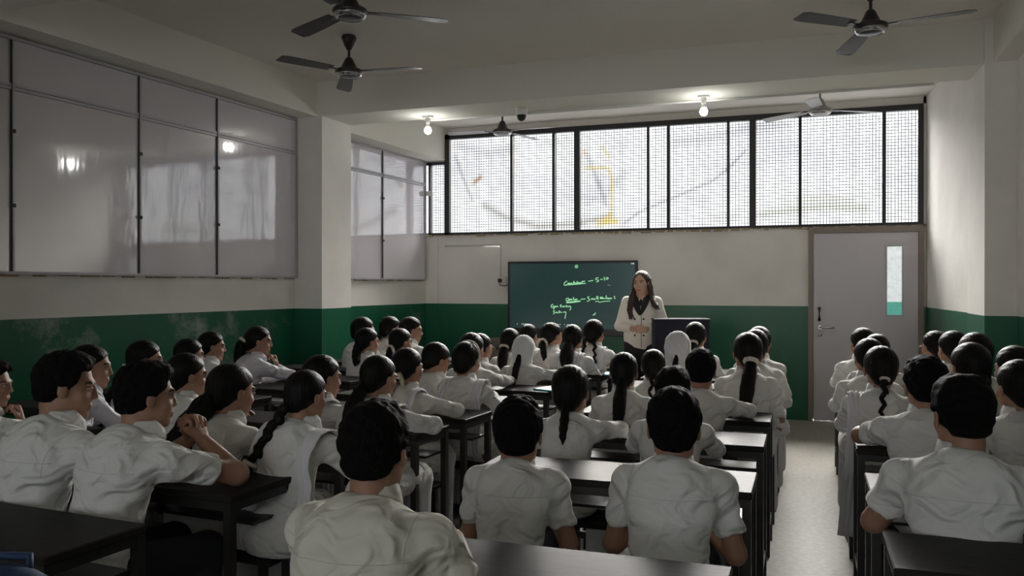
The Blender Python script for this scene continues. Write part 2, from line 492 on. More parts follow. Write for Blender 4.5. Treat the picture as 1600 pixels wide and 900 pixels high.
# the milky sheet outside, slack and wrinkled; fold shade painted in beside stains and torn gaps
nx, nz = 260, 64
X = np.linspace(-4.95, 1.45, nx); Z = np.linspace(2.02, 3.62, nz)
gx, gz = np.meshgrid(X, Z, indexing='ij')
gy = .20 + .03 * np.sin(gx * 2.1 + gz * 1.7) + .02 * np.sin(gx * 5.3 - gz * 3.1) + .012 * np.sin(gx * 11 + gz * 9)
tint = np.ones((nx, nz, 3))
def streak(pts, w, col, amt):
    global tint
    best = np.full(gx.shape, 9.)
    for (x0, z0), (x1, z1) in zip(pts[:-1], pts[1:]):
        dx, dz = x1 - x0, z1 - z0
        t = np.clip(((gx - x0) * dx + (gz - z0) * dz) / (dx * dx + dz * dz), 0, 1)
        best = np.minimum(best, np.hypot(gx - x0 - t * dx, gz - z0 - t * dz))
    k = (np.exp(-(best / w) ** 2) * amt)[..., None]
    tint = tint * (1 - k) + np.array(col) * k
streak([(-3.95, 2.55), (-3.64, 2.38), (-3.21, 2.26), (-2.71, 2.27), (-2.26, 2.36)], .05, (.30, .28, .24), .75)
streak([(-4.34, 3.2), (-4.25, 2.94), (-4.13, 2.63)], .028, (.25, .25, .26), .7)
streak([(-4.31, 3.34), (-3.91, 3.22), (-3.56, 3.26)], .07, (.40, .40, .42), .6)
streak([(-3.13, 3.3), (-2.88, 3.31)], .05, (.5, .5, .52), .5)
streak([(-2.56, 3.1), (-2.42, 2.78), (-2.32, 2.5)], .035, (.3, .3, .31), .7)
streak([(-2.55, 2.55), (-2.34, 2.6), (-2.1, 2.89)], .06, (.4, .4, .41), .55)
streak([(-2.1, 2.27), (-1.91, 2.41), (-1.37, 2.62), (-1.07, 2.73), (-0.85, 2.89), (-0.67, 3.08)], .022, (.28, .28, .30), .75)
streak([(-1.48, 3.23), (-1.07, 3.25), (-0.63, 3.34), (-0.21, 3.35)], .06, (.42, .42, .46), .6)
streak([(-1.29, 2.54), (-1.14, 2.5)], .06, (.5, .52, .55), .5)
streak([(-0.49, 2.33), (-0.14, 2.37), (0.2, 2.4), (0.61, 2.37)], .055, (.30, .32, .20), .62)  # here and next: blurred bush behind the film, painted into the tint
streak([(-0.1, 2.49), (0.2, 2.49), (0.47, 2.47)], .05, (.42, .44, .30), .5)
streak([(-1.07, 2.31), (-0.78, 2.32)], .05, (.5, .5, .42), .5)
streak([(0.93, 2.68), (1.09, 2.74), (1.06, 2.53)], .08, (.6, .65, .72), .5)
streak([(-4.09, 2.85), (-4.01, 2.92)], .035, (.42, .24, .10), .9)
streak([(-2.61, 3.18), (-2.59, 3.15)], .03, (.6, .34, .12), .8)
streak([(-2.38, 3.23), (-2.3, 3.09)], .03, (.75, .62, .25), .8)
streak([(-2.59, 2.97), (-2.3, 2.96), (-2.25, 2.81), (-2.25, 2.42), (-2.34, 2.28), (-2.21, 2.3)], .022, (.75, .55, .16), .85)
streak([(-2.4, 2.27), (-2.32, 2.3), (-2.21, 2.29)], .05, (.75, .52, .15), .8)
V = np.stack([gx, gy, gz], -1).reshape(-1, 3)
I = np.arange(nx * nz).reshape(nx, nz)
Q = np.stack([I[:-1, :-1], I[1:, :-1], I[1:, 1:], I[:-1, 1:]], -1).reshape(-1, 4)
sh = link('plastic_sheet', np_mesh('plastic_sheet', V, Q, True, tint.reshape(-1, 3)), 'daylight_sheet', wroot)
# ragged plaster under the grille
rn = random.Random(5)
mb = MB(); x = -4.66
while x < 1.2:
    w = rn.uniform(.03, .12); h = rn.uniform(.008, .03)
    mb.box(x, x + w, -.03 - rn.uniform(0, .02), .0, ZW0 - h, ZW0 + rn.uniform(-.006, .004), .003); x += w + rn.uniform(-.01, .05)
mb.build('plaster_edge', 'plaster_raw', wroot)

# ---- door
d = empty('door_1', (0, YF, 0), kind='structure')
MB().box(.072, 1.128, -.045, -.005, .012, 2.083, .003).build('door_leaf', 'door_grey', d)
MB().box(.07, 1.13, .03, .09, .015, 2.085).build('door_stop', 'door_frame', d)
MB().box(.02, .07, -.06, .10, 0, 2.145).build('door_frame', 'door_frame', d)
MB().box(1.13, 1.18, -.06, .10, 0, 2.145).build('door_frame', 'door_frame', d)
MB().box(.07, 1.13, -.06, .10, 2.085, 2.145).build('door_frame', 'door_frame', d)
MB().box(.822, .965, -.052, -.002, 1.33, 1.925).build('pane', 'door_glass', d)
MB().box(.822, .965, -.052, -.002, 1.19, 1.33).build('pane', 'door_glass_green', d)
mb = MB(); mb.box(.805, .822, -.056, 0, 1.173, 1.942); mb.box(.965, .982, -.056, 0, 1.173, 1.942); mb.box(.822, .965, -.056, 0, 1.173, 1.19); mb.box(.822, .965, -.056, 0, 1.925, 1.942)
mb.build('pane_bead', 'aluminium_trim', d)
h = MB().box(.125, .161, -.052, -.045, 1.02, 1.07, .003).build('handle_plate', 'chrome', d)
MB().tube([(.143, -.05, 1.045), (.143, -.095, 1.045), (.16, -.10, 1.045), (.29, -.10, 1.043)], .011, 8).build('lever', 'chrome', h)
MB().lathe([(.020, -.006), (.023, 0), (.020, .006)]).build('lock_cylinder', 'chrome', h, loc=(.143, -.049, .965), rot=(R(90), 0, 0))
MB().tube([(.135, -.055, 1.12), (.135, -.062, 1.13), (.135, -.062, 1.25), (.135, -.055, 1.26)], .016, 8).build('tower_bolt', 'plastic_black', d)
MB().box(.075, 1.125, -.06, -.05, .005, .012).build('threshold', 'aluminium_trim', d)
S(MB().box(LW(YF), .02, YF - .016, YF - .012, 0, .09), 'baseboard_front', 'wall_paint')

# ------------------------------------------------------------------ fans, bulbs, camera dome, conduits
def fan(name, loc, angs, body, blade, label, zc=ZC):
    x, y, z = loc
    root = empty(name, (x, y, 0), label=label, cat='fan', group='ceiling fans')
    MB().lathe([(.055, zc - .001), (.062, zc - .02), (.05, zc - .05), (.035, zc - .085), (.026, zc - .10), (.02, zc - .115)]).build('canopy', body, root)
    MB().tube([(0, 0, zc - .1), (0, 0, z + .08)], .011, 10).build('rod', body, root)
    mo = MB().lathe([(.018, z + .115), (.032, z + .10), (.045, z + .07), (.062, z + .035), (.068, z + .025), (.105, z + .012), (.112, z), (.108, z - .012), (.095, z - .03), (.07, z - .045), (.03, z - .05), (.002, z - .051)], n=32).build('motor', body, root)
    MB().lathe([(.100, z - .022), (.106, z - .018), (.102, z - .030), (.088, z - .042), (.080, z - .046), (.078, z - .043)], n=32).build('trim_ring', 'chrome', mo)
    for a in angs:
        mb = MB()
        # slightly pitched, tapered blade with a narrow iron
        n = 10
        V = []; F = []
        for i in range(n + 1):
            t = i / n; r = .17 + .46 * t
            w = .048 + .017 * math.sin(math.pi * min(t * 1.1, 1) * .5)
            if i == n: w *= .72
            for sgn, dz in ((-1, -.008), (1, .008)):
                for up in (0, .004):
                    V.append((r, sgn * w, z - .002 + dz + up - .012 * t))
        for i in range(n):
            b = i * 4; c = b + 4
            F += [(b, b + 2, c + 2, c), (b + 1, c + 1, c + 3, b + 3), (b, c, c + 1, b + 1), (b + 2, b + 3, c + 3, c + 2)]
        F += [(0, 1, 3, 2), (n * 4, n * 4 + 2, n * 4 + 3, n * 4 + 1)]
        mb.add(V, F)
        o = mb.build('blade', blade, root, rot=(0, 0, a))
        MB().box(.09, .20, -.02, .02, z - .006, z + .002, .002).build('blade_iron', body, o)
    return root
def ang(c, t): return math.atan2(t[1] - c[1], t[0] - c[0])
a0 = ang((-3.502, 5.947), (-2.80, 6.006))
fan('ceiling_fan', (-3.50, 5.947, 3.24), [a0, a0 + R(120), a0 + R(240)], 'fan_brown', 'fan_blade_dark', 'dark ceiling fan hanging in front of the cross beam, left side')
a0 = ang((-2.727, 4.646), (-2.251, 4.976))
fan('ceiling_fan', (-2.727, 4.646, 3.24), [a0, a0 + R(120), a0 + R(240)], 'fan_brown', 'fan_blade_dark', 'dark ceiling fan cut by the top picture edge, left of centre')
a0 = ang((.405, 6.084), (1.021, 5.904))
fan('ceiling_fan', (.405, 6.084, 3.24), [a0, a0 + R(120), a0 + R(240)], 'fan_brown', 'fan_blade_dark', 'dark ceiling fan at the top right, near the right wall')
fan('ceiling_fan', (-3.218, 8.8, 3.24), [R(-8), R(70), R(190)], 'fan_brown', 'fan_grey', 'brown ceiling fan before the grille window, beside the dome camera')
fan('ceiling_fan', (.126, 8.8, 3.24), [R(25), R(150), R(262)], 'fan_grey', 'fan_grey', 'grey ceiling fan before the grille window, above the door')

def bulb(x, y, z, label):
    root = empty('light_bulb', (x, y, z), label=label, cat='light bulb', group='bulbs under the cross beam')
    MB().box(-.05, .05, -.03, .03, -.02, 0, .004).build('holder_box', 'plastic_white', root)
    MB().lathe([(.022, -.019), (.024, -.05), (.02, -.075), (.017, -.08)]).build('socket', 'plastic_white', root)
    MB().lathe([(.016, -.078), (.021, -.10), (.024, -.115)]).build('bulb_base', 'plastic_white', root)
    MB().lathe([(.024, -.113), (.032, -.13), (.034, -.145), (.030, -.163), (.018, -.176), (.002, -.180)]).build('bulb_globe', 'bulb_glow', root)
bulb(-3.55, 7.55, ZB, 'glowing white bulb under the beam, left of the dome camera')
bulb(-.86, 7.55, ZB, 'glowing white bulb under the beam, right of the dome camera')
dc = empty('dome_camera', (-2.55, 7.50, ZB), label='white dome security camera with black lens under the beam', cat='camera')
MB().lathe([(.055, 0), (.058, -.03), (.055, -.05), (.048, -.07)]).build('housing', 'plastic_white', dc)
MB().lathe([(.047, -.066), (.042, -.095), (.028, -.118), (.002, -.128)]).build('lens_dome', 'plastic_black', dc)
tag(MB().tube([(-3.60, 7.705, ZB - .012), (-2.5, 7.705, ZB - .012), (1.0, 7.705, ZB - .012)], .012, 8).build('conduit_pipe', 'plastic_white'), 'thin white conduit running along the underside of the beam', 'pipe')
tag(MB().tube([(-4.40, YF - .012, 2.02), (-3.64, YF - .012, 2.02), (-3.635, YF - .012, 2.0), (-3.635, YF - .012, 1.62)], .011, 8).build('conduit_pipe', 'plastic_white'), 'thin wall conduit dropping to the socket beside the green screen', 'pipe')
so = empty('wall_socket', (-3.60, YF, 1.575), label='white wall socket with black plug left of the green screen', cat='socket')
MB().box(-.06, .04, -.03, 0, -.045, .045, .004).build('socket_box', 'plastic_white', so)
MB().box(-.058, -.012, -.065, -.03, -.03, .02, .008).build('plug', 'plastic_black', so)
MB().tube([(-.04, -.06, -.02), (-.03, -.07, -.06), (.02, -.05, -.075), (.08, -.04, -.06), (.12, -.04, -.05)], .006, 6).build('cable', 'plastic_black', so)
tag(MB().box(-.045, .045, -.02, .02, -.03, .03, .004).build('wall_bracket', 'plastic_white', None, loc=(-4.60, YF - .05, 2.70)), 'small white bracket at the left end of the grille window', 'bracket')

# ------------------------------------------------------------------ interactive screen
bx0, bx1, bz0, bz1 = -3.51, -1.885, .90, 1.805
yb = YF - .10
bd = empty('interactive_screen', (0, yb, 0), label='large dark green interactive screen with handwriting on the front wall', cat='screen')
MB().box(bx0, bx1, .0, .07, bz0, bz1, .006).build('housing', 'screen_bezel', bd)
MB().box(bx0 + .03, bx1 - .03, -.004, .002, bz0 + .085, bz1 - .03).build('display', 'screen_green', bd)
MB().box(bx0 + .03, bx1 - .03, -.006, .0, bz0 + .01, bz0 + .075, .002).build('speaker_bar', 'plastic_black', bd)
MB().box(bx0 + .4, bx1 - .4, .05, .10, bz0 + .2, bz1 - .2).build('wall_mount', 'screen_bezel', bd)
def bpt(u, v):                # board units to metres on the display
    return -2.9518 + 0.0008847 * u + 0.0000000 * v, 1.8631 + 0.0000007 * u + -0.0008591 * v
def ink(name, strokes, r=.0052, m='chalk_glow'):
    mb = MB()
    for st in strokes:
        # rounded polyline
        p = [Vector((x, -.005, z)) for x, z in (bpt(*q) for q in st)]
        out = []
        for i in range(len(p) - 1):
            a = p[max(i - 1, 0)]; b = p[i]; c = p[i + 1]; e = p[min(i + 2, len(p) - 1)]
            for t in (0, .34, .67):
                out.append(.5 * ((2 * b) + (c - a) * t + (2 * a - 5 * b + 4 * c - e) * t * t + (3 * b - a - 3 * c + e) * t ** 3))
        out.append(p[-1])
        mb.tube(out, r, 6)
    return mb.build(name, m, bd)
ink('handwriting', [
    [(238, 352), (208, 368), (194, 396), (212, 413), (242, 398)],
    [(246, 392), (256, 378), (264, 394), (280, 378), (290, 393), (302, 378), (312, 392)],
    [(326, 388), (338, 350), (334, 390), (350, 374), (362, 391)], [(376, 388), (384, 352), (372, 390), (394, 370), (404, 389)],
    [(418, 368), (412, 384), (428, 384), (432, 366)], [(446, 384), (454, 352), (470, 360), (487, 348)]])
ink('underline', [[(235, 406), (300, 402), (400, 394), (500, 384)]])
ink('handwriting', [[(535, 356), (605, 343)], [(678, 307), (642, 314), (646, 334), (675, 340), (678, 356), (648, 366)],
                    [(705, 332), (738, 325)], [(758, 294), (765, 346)], [(797, 304), (784, 317), (794, 329), (812, 320), (810, 306), (797, 304)]])
ink('handwriting', [[(232, 596), (220, 618), (236, 634), (260, 618), (254, 594), (232, 596)],
                    [(266, 602), (276, 626), (290, 602), (296, 624), (306, 606)], [(330, 578), (324, 626)], [(344, 626), (350, 604), (362, 622), (372, 604), (386, 612)]])
ink('underline', [[(225, 660), (330, 653), (430, 634)], [(232, 648), (330, 642), (418, 628)]])
ink('handwriting', [[(430, 608), (497, 603)], [(552, 568), (524, 584), (544, 600), (556, 620), (518, 640)],
                    [(575, 612), (588, 595), (600, 612), (614, 596), (626, 612), (640, 597)], [(652, 564), (656, 606)], [(670, 560), (673, 610)]])
ink('handwriting', [[(702, 604), (708, 574), (718, 602), (728, 572), (738, 602), (752, 590), (764, 602)], [(786, 554), (780, 606)],
                    [(796, 600), (804, 584), (812, 605), (826, 588), (836, 604), (850, 587), (866, 600)], [(896, 560), (905, 602)]])
ink('underline', [[(635, 641), (670, 632), (690, 648), (760, 635), (840, 632)]], .0045)
ink('handwriting', [[(38, 680), (8, 698), (14, 726), (36, 720), (40, 704), (50, 724), (40, 756), (54, 734), (66, 705), (80, 722), (94, 705), (110, 720)],
                    [(158, 684), (136, 698), (156, 710), (142, 722)], [(168, 704), (180, 721), (190, 704), (206, 720)], [(226, 690), (222, 720), (240, 704), (256, 720), (270, 704), (286, 710), (290, 735), (275, 765)]])
ink('handwriting', [[(62, 768), (38, 784), (60, 800), (38, 822)], [(76, 804), (84, 789), (96, 806), (106, 790)], [(126, 768), (124, 806), (140, 788), (162, 800)],
                    [(180, 795), (215, 788), (220, 815), (205, 885)]])
ink('handwriting', [[(600, 832), (622, 816), (640, 796)], [(606, 826), (632, 820)]], .005)
ink('handwriting', [[(808, 404), (816, 410)], [(832, 414), (840, 412)]], .0035, 'white_glow')
strokes = [[(370 + 11 * math.cos(t), 147 + 11 * math.sin(t)), (370 + 26 * math.cos(t), 147 + 26 * math.sin(t))] for t in np.linspace(0, 2 * math.pi, 9)[:-1]]
ink('badge', strokes + [[(366, 145), (374, 149)], [(366, 150), (374, 144)]], .004)
ink('clock_digits', [[(1126, 104), (1128, 120)], [(1136, 108), (1136, 110)], [(1144, 104), (1142, 113), (1150, 113)], [(1149, 106), (1149, 120)], [(1160, 104), (1155, 114), (1160, 120), (1165, 114), (1156, 112)]], .0035, 'white_glow')
ink('toolbar_icons', [[(x, 968), (x + w, 968)] for x, w in ((-490, 8), (-420, 10), (-400, 14), (-372, 20), (-340, 10), (-70, 8), (0, 10), (30, 22), (66, 14), (96, 18), (130, 12), (200, 6), (240, 8))], .006, 'white_glow')

# ------------------------------------------------------------------ lectern, armchair
le = empty('lectern', (-1.16, 8.38, 0), R(19), label='tall navy lectern beside the teacher in the white jacket', cat='lectern')
MB().box(-.29, .25, -.08, -.065, .06, 1.165, .003).build('front_panel', 'lectern_navy', le)
MB().box(-.29, -.275, -.065, .10, .06, 1.165, .003).build('side_panel', 'lectern_navy', le)
MB().box(.235, .25, -.065, .10, .06, 1.165, .003).build('side_panel', 'lectern_navy', le)
MB().box(-.295, .255, -.085, .105, 1.165, 1.180, .003).build('top', 'lectern_navy', le)
MB().box(-.275, .235, -.06, .09, .55, .568).build('shelf', 'lectern_navy', le)
MB().box(-.30, .26, -.14, .16, 0, .06, .004).build('plinth', 'frame_black', le)
MB().box(-.295, .255, -.088, -.085, 1.171, 1.178).build('edge_strip', 'aluminium_trim', le)
ac = empty('armchair', (-3.40, 9.30, 0), R(-8), label='brown padded armchair against the front wall, left of the green screen', cat='armchair')
def pad(name, x0, x1, y0, y1, z0, z1, c=.04):
    o = MB().box(x0, x1, y0, y1, z0, z1, c).build(name, 'armchair_tan', ac)
    md = o.modifiers.new('round', 'SUBSURF'); md.levels = 1; md.render_levels = 2
    for p in o.data.polygons: p.use_smooth = True
    return o
pad('seat', -.30, .30, -.30, .22, .30, .46)
for zz in (.44, .58, .72): pad('back_cushion', -.34, .34, .16, .34, zz, zz + .16)
pad('armrest', -.42, -.28, -.30, .30, .28, .64); pad('armrest', .28, .42, -.30, .30, .28, .64)
for sx in (-1, 1):
    for sy in (-.24, .24):
        MB().box(sx * .34 - .025, sx * .34 + .025, sy - .025, sy + .025, 0, .31, .004).build('leg', 'frame_black', ac)

# ------------------------------------------------------------------ desks and benches
def make_desk(w):
    root = empty('school_desk')
    dp = .36
    MB().box(-w / 2, w / 2, -dp / 2, dp / 2, .722, .75, .004).build('desk_top', 'desk_black', root)
    for sx in (-1, 1):
        for sy in (-1, 1):
            x = sx * (w / 2 - .02); y = sy * (dp / 2 - .02)
            MB().box(x - .016, x + .016, y - .016, y + .016, 0, .722).build('leg', 'frame_black', root)
        x = sx * (w / 2 - .02)
        MB().box(x - .012, x + .012, -dp / 2 + .036, dp / 2 - .036, .14, .17).build('side_rail', 'frame_black', root)
        MB().box(x - .012, x + .012, -dp / 2 + .036, dp / 2 - .036, .69, .722).build('side_rail', 'frame_black', root)
    MB().box(-w / 2 + .036, w / 2 - .036, -dp / 2 + .008, -dp / 2 + .03, .69, .722).build('apron_rail', 'frame_black', root)
    MB().box(-w / 2 + .036, w / 2 - .036, dp / 2 - .03, dp / 2 - .008, .69, .722).build('apron_rail', 'frame_black', root)
    MB().box(-w / 2 + .036, w / 2 - .036, -.02, dp / 2 - .036, .60, .612).build('book_shelf', 'frame_black', root)
    MB().box(-w / 2 + .036, w / 2 - .036, dp / 2 - .03, dp / 2 - .01, .14, .17).build('foot_rail', 'frame_black', root)
    return root
def make_bench(w):
    root = empty('school_bench')
    dp = .25
    MB().box(-w / 2, w / 2, -dp / 2, dp / 2, .405, .43, .004).build('seat', 'desk_black', root)
    for sx in (-1, 1):
        for sy in (-1, 1):
            x = sx * (w / 2 - .05); y = sy * (dp / 2 - .025)
            MB().box(x - .014, x + .014, y - .014, y + .014, 0, .405).build('leg', 'frame_black', root)
        x = sx * (w / 2 - .05)
        MB().box(x - .011, x + .011, -dp / 2 + .04, dp / 2 - .04, .12, .145).build('side_rail', 'frame_black', root)
    MB().box(-w / 2 + .07, w / 2 - .07, -.012, .012, .12, .145).build('stretcher', 'frame_black', root)
    return root
RA = R(-3.9)
ORD = ['nearest', 'second', 'third', 'fourth', 'fifth', 'sixth', 'seventh', 'eighth', 'ninth', 'tenth']
def arow(t, off, w):          # a desk in the left block, which runs parallel to the left wall
    u = Vector((-.9977, .0680)); v = Vector((.0680, .9977))
    return Vector((-1.96, 2.10)) + v * (t - .18) + u * (off + w / 2)
_protos = {}
def put(kind, w, x, y, rz, label, group):
    k = (kind, w)
    if k not in _protos:
        o = make_desk(w) if kind == 'desk' else make_bench(w)
        _protos[k] = o
    else:
        o = copy_tree(_protos[k])
    o.location = (x, y, 0); o.rotation_euler = (0, 0, rz)
    tag(o, label, 'desk' if kind == 'desk' else 'bench', group)
def block(name, rows, w, pos, rz):
    for i, r in enumerate(rows):
        x, y = pos(r)
        put('desk', w, x, y, rz, 'black metal desk in %s, %s from the camera' % (name, ORD[i] if i == 0 else ORD[i] + ' one'), 'school desks')
        q = Vector((0, -.455)); q.rotate(Matrix.Rotation(rz, 2))
        if i > 0 or name == 'the middle column':
            put('bench', w - .10, x + q.x, y + q.y, rz, 'black bench in %s, behind the %s desk from the camera' % (name, ORD[i]), 'school benches')
block('the left inner column', [0, .73, 1.40, 2.05, 2.60, 3.25, 3.90, 4.55, 5.15, 5.75], 1.36, lambda t: arow(t, 0, 1.36), RA)
block('the left wall column', [.55, 1.25, 1.95, 2.62, 3.27, 3.90, 4.60, 5.28, 5.88], 1.36, lambda t: arow(t, 1.66, 1.36), RA)
block('the middle column', [2.30, 3.50, 4.42, 5.17, 5.85, 6.59, 7.13, 7.74], 1.10, lambda yf: (-.735, yf - .18), 0)
block('the right column', [2.79, 3.64, 4.53, 5.30, 6.05, 6.75, 7.46], 1.14, lambda yf: (.79, yf - .18), 0)

# ------------------------------------------------------------------ signed-distance modelling for bodies and cloth
def nrm(v): return v / np.linalg.norm(v)
def A3(*v): return np.array(v, np.float32)
def d_cap(P, a, b, r0, r1):
    a = np.asarray(a, np.float32); b = np.asarray(b, np.float32)
    ab = b - a
    t = np.clip((P - a) @ ab / max(float(ab @ ab), 1e-9), 0, 1)
    q = P - a - t[:, None] * ab
    return np.sqrt((q * q).sum(1)) - (r0 + (r1 - r0) * t)
def d_ell(P, c, r, M=None):
    q = P - np.asarray(c, np.float32)
    if M is not None: q = q @ np.asarray(M, np.float32)
    r = np.asarray(r, np.float32)
    k0 = np.sqrt(((q / r) ** 2).sum(1)); k1 = np.sqrt(((q / (r * r)) ** 2).sum(1))
    return k0 * (k0 - 1) / np.maximum(k1, 1e-6)
def smin(a, b, k):
    if a is None: return b
    h = np.clip(.5 + .5 * (b - a) / k, 0, 1)
    return b + (a - b) * h - k * h * (1 - h)
def smax(a, b, k): return -smin(-a, -b, k)
def rot_x(a): c, s = math.cos(a), math.sin(a); return np.array([[1, 0, 0], [0, c, -s], [0, s, c]], np.float32)
def rot_y(a): c, s = math.cos(a), math.sin(a); return np.array([[c, 0, s], [0, 1, 0], [-s, 0, c]], np.float32)
def rot_z(a): c, s = math.cos(a), math.sin(a); return np.array([[c, -s, 0], [s, c, 0], [0, 0, 1]], np.float32)
CORN = np.array([[i, j, k] for i in (0, 1) for j in (0, 1) for k in (0, 1)])
EDG = [(a, b) for a in range(8) for b in range(a + 1, 8) if np.abs(CORN[a] - CORN[b]).sum() == 1]
def nets(fn, lo, hi, h):
    """surface nets: a smooth quad surface of fn(P) = 0 inside the box lo..hi"""
    lo = np.asarray(lo, np.float32); hi = np.asarray(hi, np.float32)
    n = np.ceil((hi - lo) / h).astype(int) + 1
    ax = [lo[i] + h * np.arange(n[i], dtype=np.float32) for i in range(3)]
    P = np.stack(np.meshgrid(*ax, indexing='ij'), -1).reshape(-1, 3)
    f = fn(P).astype(np.float32).reshape(n)
    ins = f < 0
    c = [ins[i:n[0] - 1 + i, j:n[1] - 1 + j, k:n[2] - 1 + k] for i, j, k in CORN]
    s = sum(x.astype(np.int8) for x in c)
    act = (s > 0) & (s < 8)
    idx = np.argwhere(act)
    if len(idx) == 0: return np.zeros((0, 3), np.float32), np.zeros((0, 4), np.int32)
    cid = np.full(act.shape, -1, np.int32); cid[act] = np.arange(len(idx))
    cv = np.stack([f[idx[:, 0] + i, idx[:, 1] + j, idx[:, 2] + k] for i, j, k in CORN], 1)
    acc = np.zeros((len(idx), 3), np.float32); cnt = np.zeros(len(idx), np.float32)
    for a, b in EDG:
        fa, fb = cv[:, a], cv[:, b]
        m = (fa < 0) != (fb < 0)
        t = np.where(m, fa / np.where(m, fa - fb, 1), 0)
        acc += np.where(m[:, None], CORN[a] + t[:, None] * (CORN[b] - CORN[a]), 0); cnt += m
    V = lo + h * (idx + acc / cnt[:, None])
    qs = []
    for axis in range(3):
        sl0 = [slice(None)] * 3; sl1 = [slice(None)] * 3
        sl0[axis] = slice(0, -1); sl1[axis] = slice(1, None)
        a = ins[tuple(sl0)]; b = ins[tuple(sl1)]
        e = np.argwhere(a != b)
        u, v = (axis + 1) % 3, (axis + 2) % 3
        ok = (e[:, u] > 0) & (e[:, v] > 0) & (e[:, u] < n[u] - 1) & (e[:, v] < n[v] - 1)
        e = e[ok]
        def cell(du, dv):
            g = e.copy(); g[:, u] += du; g[:, v] += dv
            return cid[g[:, 0], g[:, 1], g[:, 2]]
        q = np.stack([cell(-1, -1), cell(0, -1), cell(0, 0), cell(-1, 0)], 1)
        flip = ~a[e[:, 0], e[:, 1], e[:, 2]]
        q[flip] = q[flip][:, ::-1]
        qs.append(q)
    Q = np.concatenate(qs)
    Q = Q[(Q >= 0).all(1)]
    return V.astype(np.float32), Q.astype(np.int32)
def merge(parts):
    Vs, Qs, b = [], [], 0
    for V, Q in parts:
        Vs.append(V); Qs.append(Q + b); b += len(V)
    return np.concatenate(Vs), np.concatenate(Qs)
def wrinkle(seed, f=(22, 60), amp=.003):
    """soft cloth folds: ridged waves on a warped domain, stronger towards the waist"""
    rn = np.random.RandomState(seed)
    ks = []
    for i in range(6):
        v = nrm(rn.randn(3) * np.array([.8, .5, 1.3])) * rn.uniform(*f)
        ks.append((v.astype(np.float32), rn.uniform(0, 6.28), rn.uniform(.5, 1)))
    w = (nrm(rn.randn(3)) * 11).astype(np.float32); w2 = (nrm(rn.randn(3)) * 17).astype(np.float32)
    def g(P):
        ph = 1.5 * np.sin(P @ w) + .9 * np.sin(P @ w2 + 1)
        s = 0
        for k, p, a in ks:
            s = s + a * (.55 - np.abs(np.sin(.5 * (P @ k) + p + ph)))
        return amp * s * .8
    return g
def march(fn, O, D, n=40, mx=1.2):
    t = np.zeros(len(O), np.float32)
    for _ in range(n):
        t = np.minimum(t + fn(O + D * t[:, None]) * .85, mx)
    return O + D * t[:, None]

# ---- heads, built once per level of detail
def f_head(P, male):
    d = d_ell(P, (0, -.015, .028), (.074, .096, .088))
    d = smin(d, d_ell(P, (0, .030, -.036), (.058, .062, .080)), .03)
    d = smin(d, d_ell(P, (0, .012, -.068), (.056 if male else .050, .056, .044)), .03)
    d = smin(d, d_ell(P, (0, .070, -.100), (.022 if male else .018, .016, .015)), .022)
    for s in (-1, 1):
        d = smin(d, d_ell(P, (s * .040, .058, -.028), (.022, .020, .020)), .02)
    d = smin(d, d_cap(P, (-.034, .082, .022), (.034, .082, .022), .009, .009), .014)
    d = smin(d, d_cap(P, (0, .088, .012), (0, .104, -.028), .006, .0085), .012)
    for s in (-1, 1):
        d = smin(d, d_ell(P, (s * .011, .096, -.032), (.0075, .009, .0065)), .006)
        d = smax(d, -d_ell(P, (s * .031, .103, .005), (.018, .015, .009)), .012)
        d = smin(d, d_ell(P, (s * .031, .079, .004), (.0135, .0125, .0105)), .002)
        M = rot_z(s * .28)
        d = smin(d, d_ell(P, (s * .078, -.004, -.008), (.007, .019, .030), M), .006)
    d = smin(d, d_cap(P, (-.017, .088, -.061), (.017, .088, -.061), .0065, .0065), .006)
    d = smin(d, d_cap(P, (-.014, .087, -.072), (.014, .087, -.072), .007, .007), .005)
    d = smin(d, d_cap(P, (0, -.015, -.06), (0, -.035, -.16), .052 if male else .046, .055 if male else .048), .03)
    return d
def head_tint(V):
    x, y, z = V[:, 0], V[:, 1], V[:, 2]
    T = np.ones((len(V), 3), np.float32)
    ax = np.abs(x)
    fr = y > .05
    lips = fr & (np.abs(z + .066) < .0095) & (ax < .022 - .6 * np.abs(z + .066))
    T[lips] = (.88, .55, .55)
    brow = fr & (np.abs(z - .027 - (ax - .03) * .10 + 18 * np.maximum(ax - .036, 0) ** 2 * 4) < .0036) & (ax > .012) & (ax < .048)
    T[brow] = (.12, .10, .10)
    ex, ez = (ax - .031), (z - .004)
    e = fr & ((ex / .0135) ** 2 + (ez / .0062) ** 2 < 1)
    T[e] = (1.15, 1.6, 2.0)
    T[e & (np.hypot(ex, ez) < .0068)] = (.05, .05, .06)
    lash = fr & ~e & ((ex / .0155) ** 2 + ((ez - .002) / .0085) ** 2 < 1) & (ez > 0)
    T[lash] = (.15, .12, .12)
    return T
HEADS = {}
def get_head(male, h):
    k = (male, h)
    if k not in HEADS:
        V, Q = nets(lambda P: f_head(P, male), (-.10, -.13, -.17), (.10, .14, .13), h)
        HEADS[k] = (V, Q, head_tint(V))
    return HEADS[k]
def f_cap_girl(P):
    d = d_ell(P, (0, -.018, .030), (.0855, .106, .095))
    d = smin(d, d_ell(P, (0, -.066, -.035), (.058, .046, .056)), .03)
    x = P[:, 0]
    cut = .805 * P[:, 1] - .593 * P[:, 2] - .020 + 2.2 * np.maximum(np.abs(x) - .035, 0) ** 1.5
    d = smax(d, cut, .006)
    part = np.exp(-(x / .004) ** 2) * .004 * (P[:, 1] > -.01)
    return smax(d, -.088 - P[:, 2], .01) + part + .0012 * np.sin(x * 260 + P[:, 1] * 60)
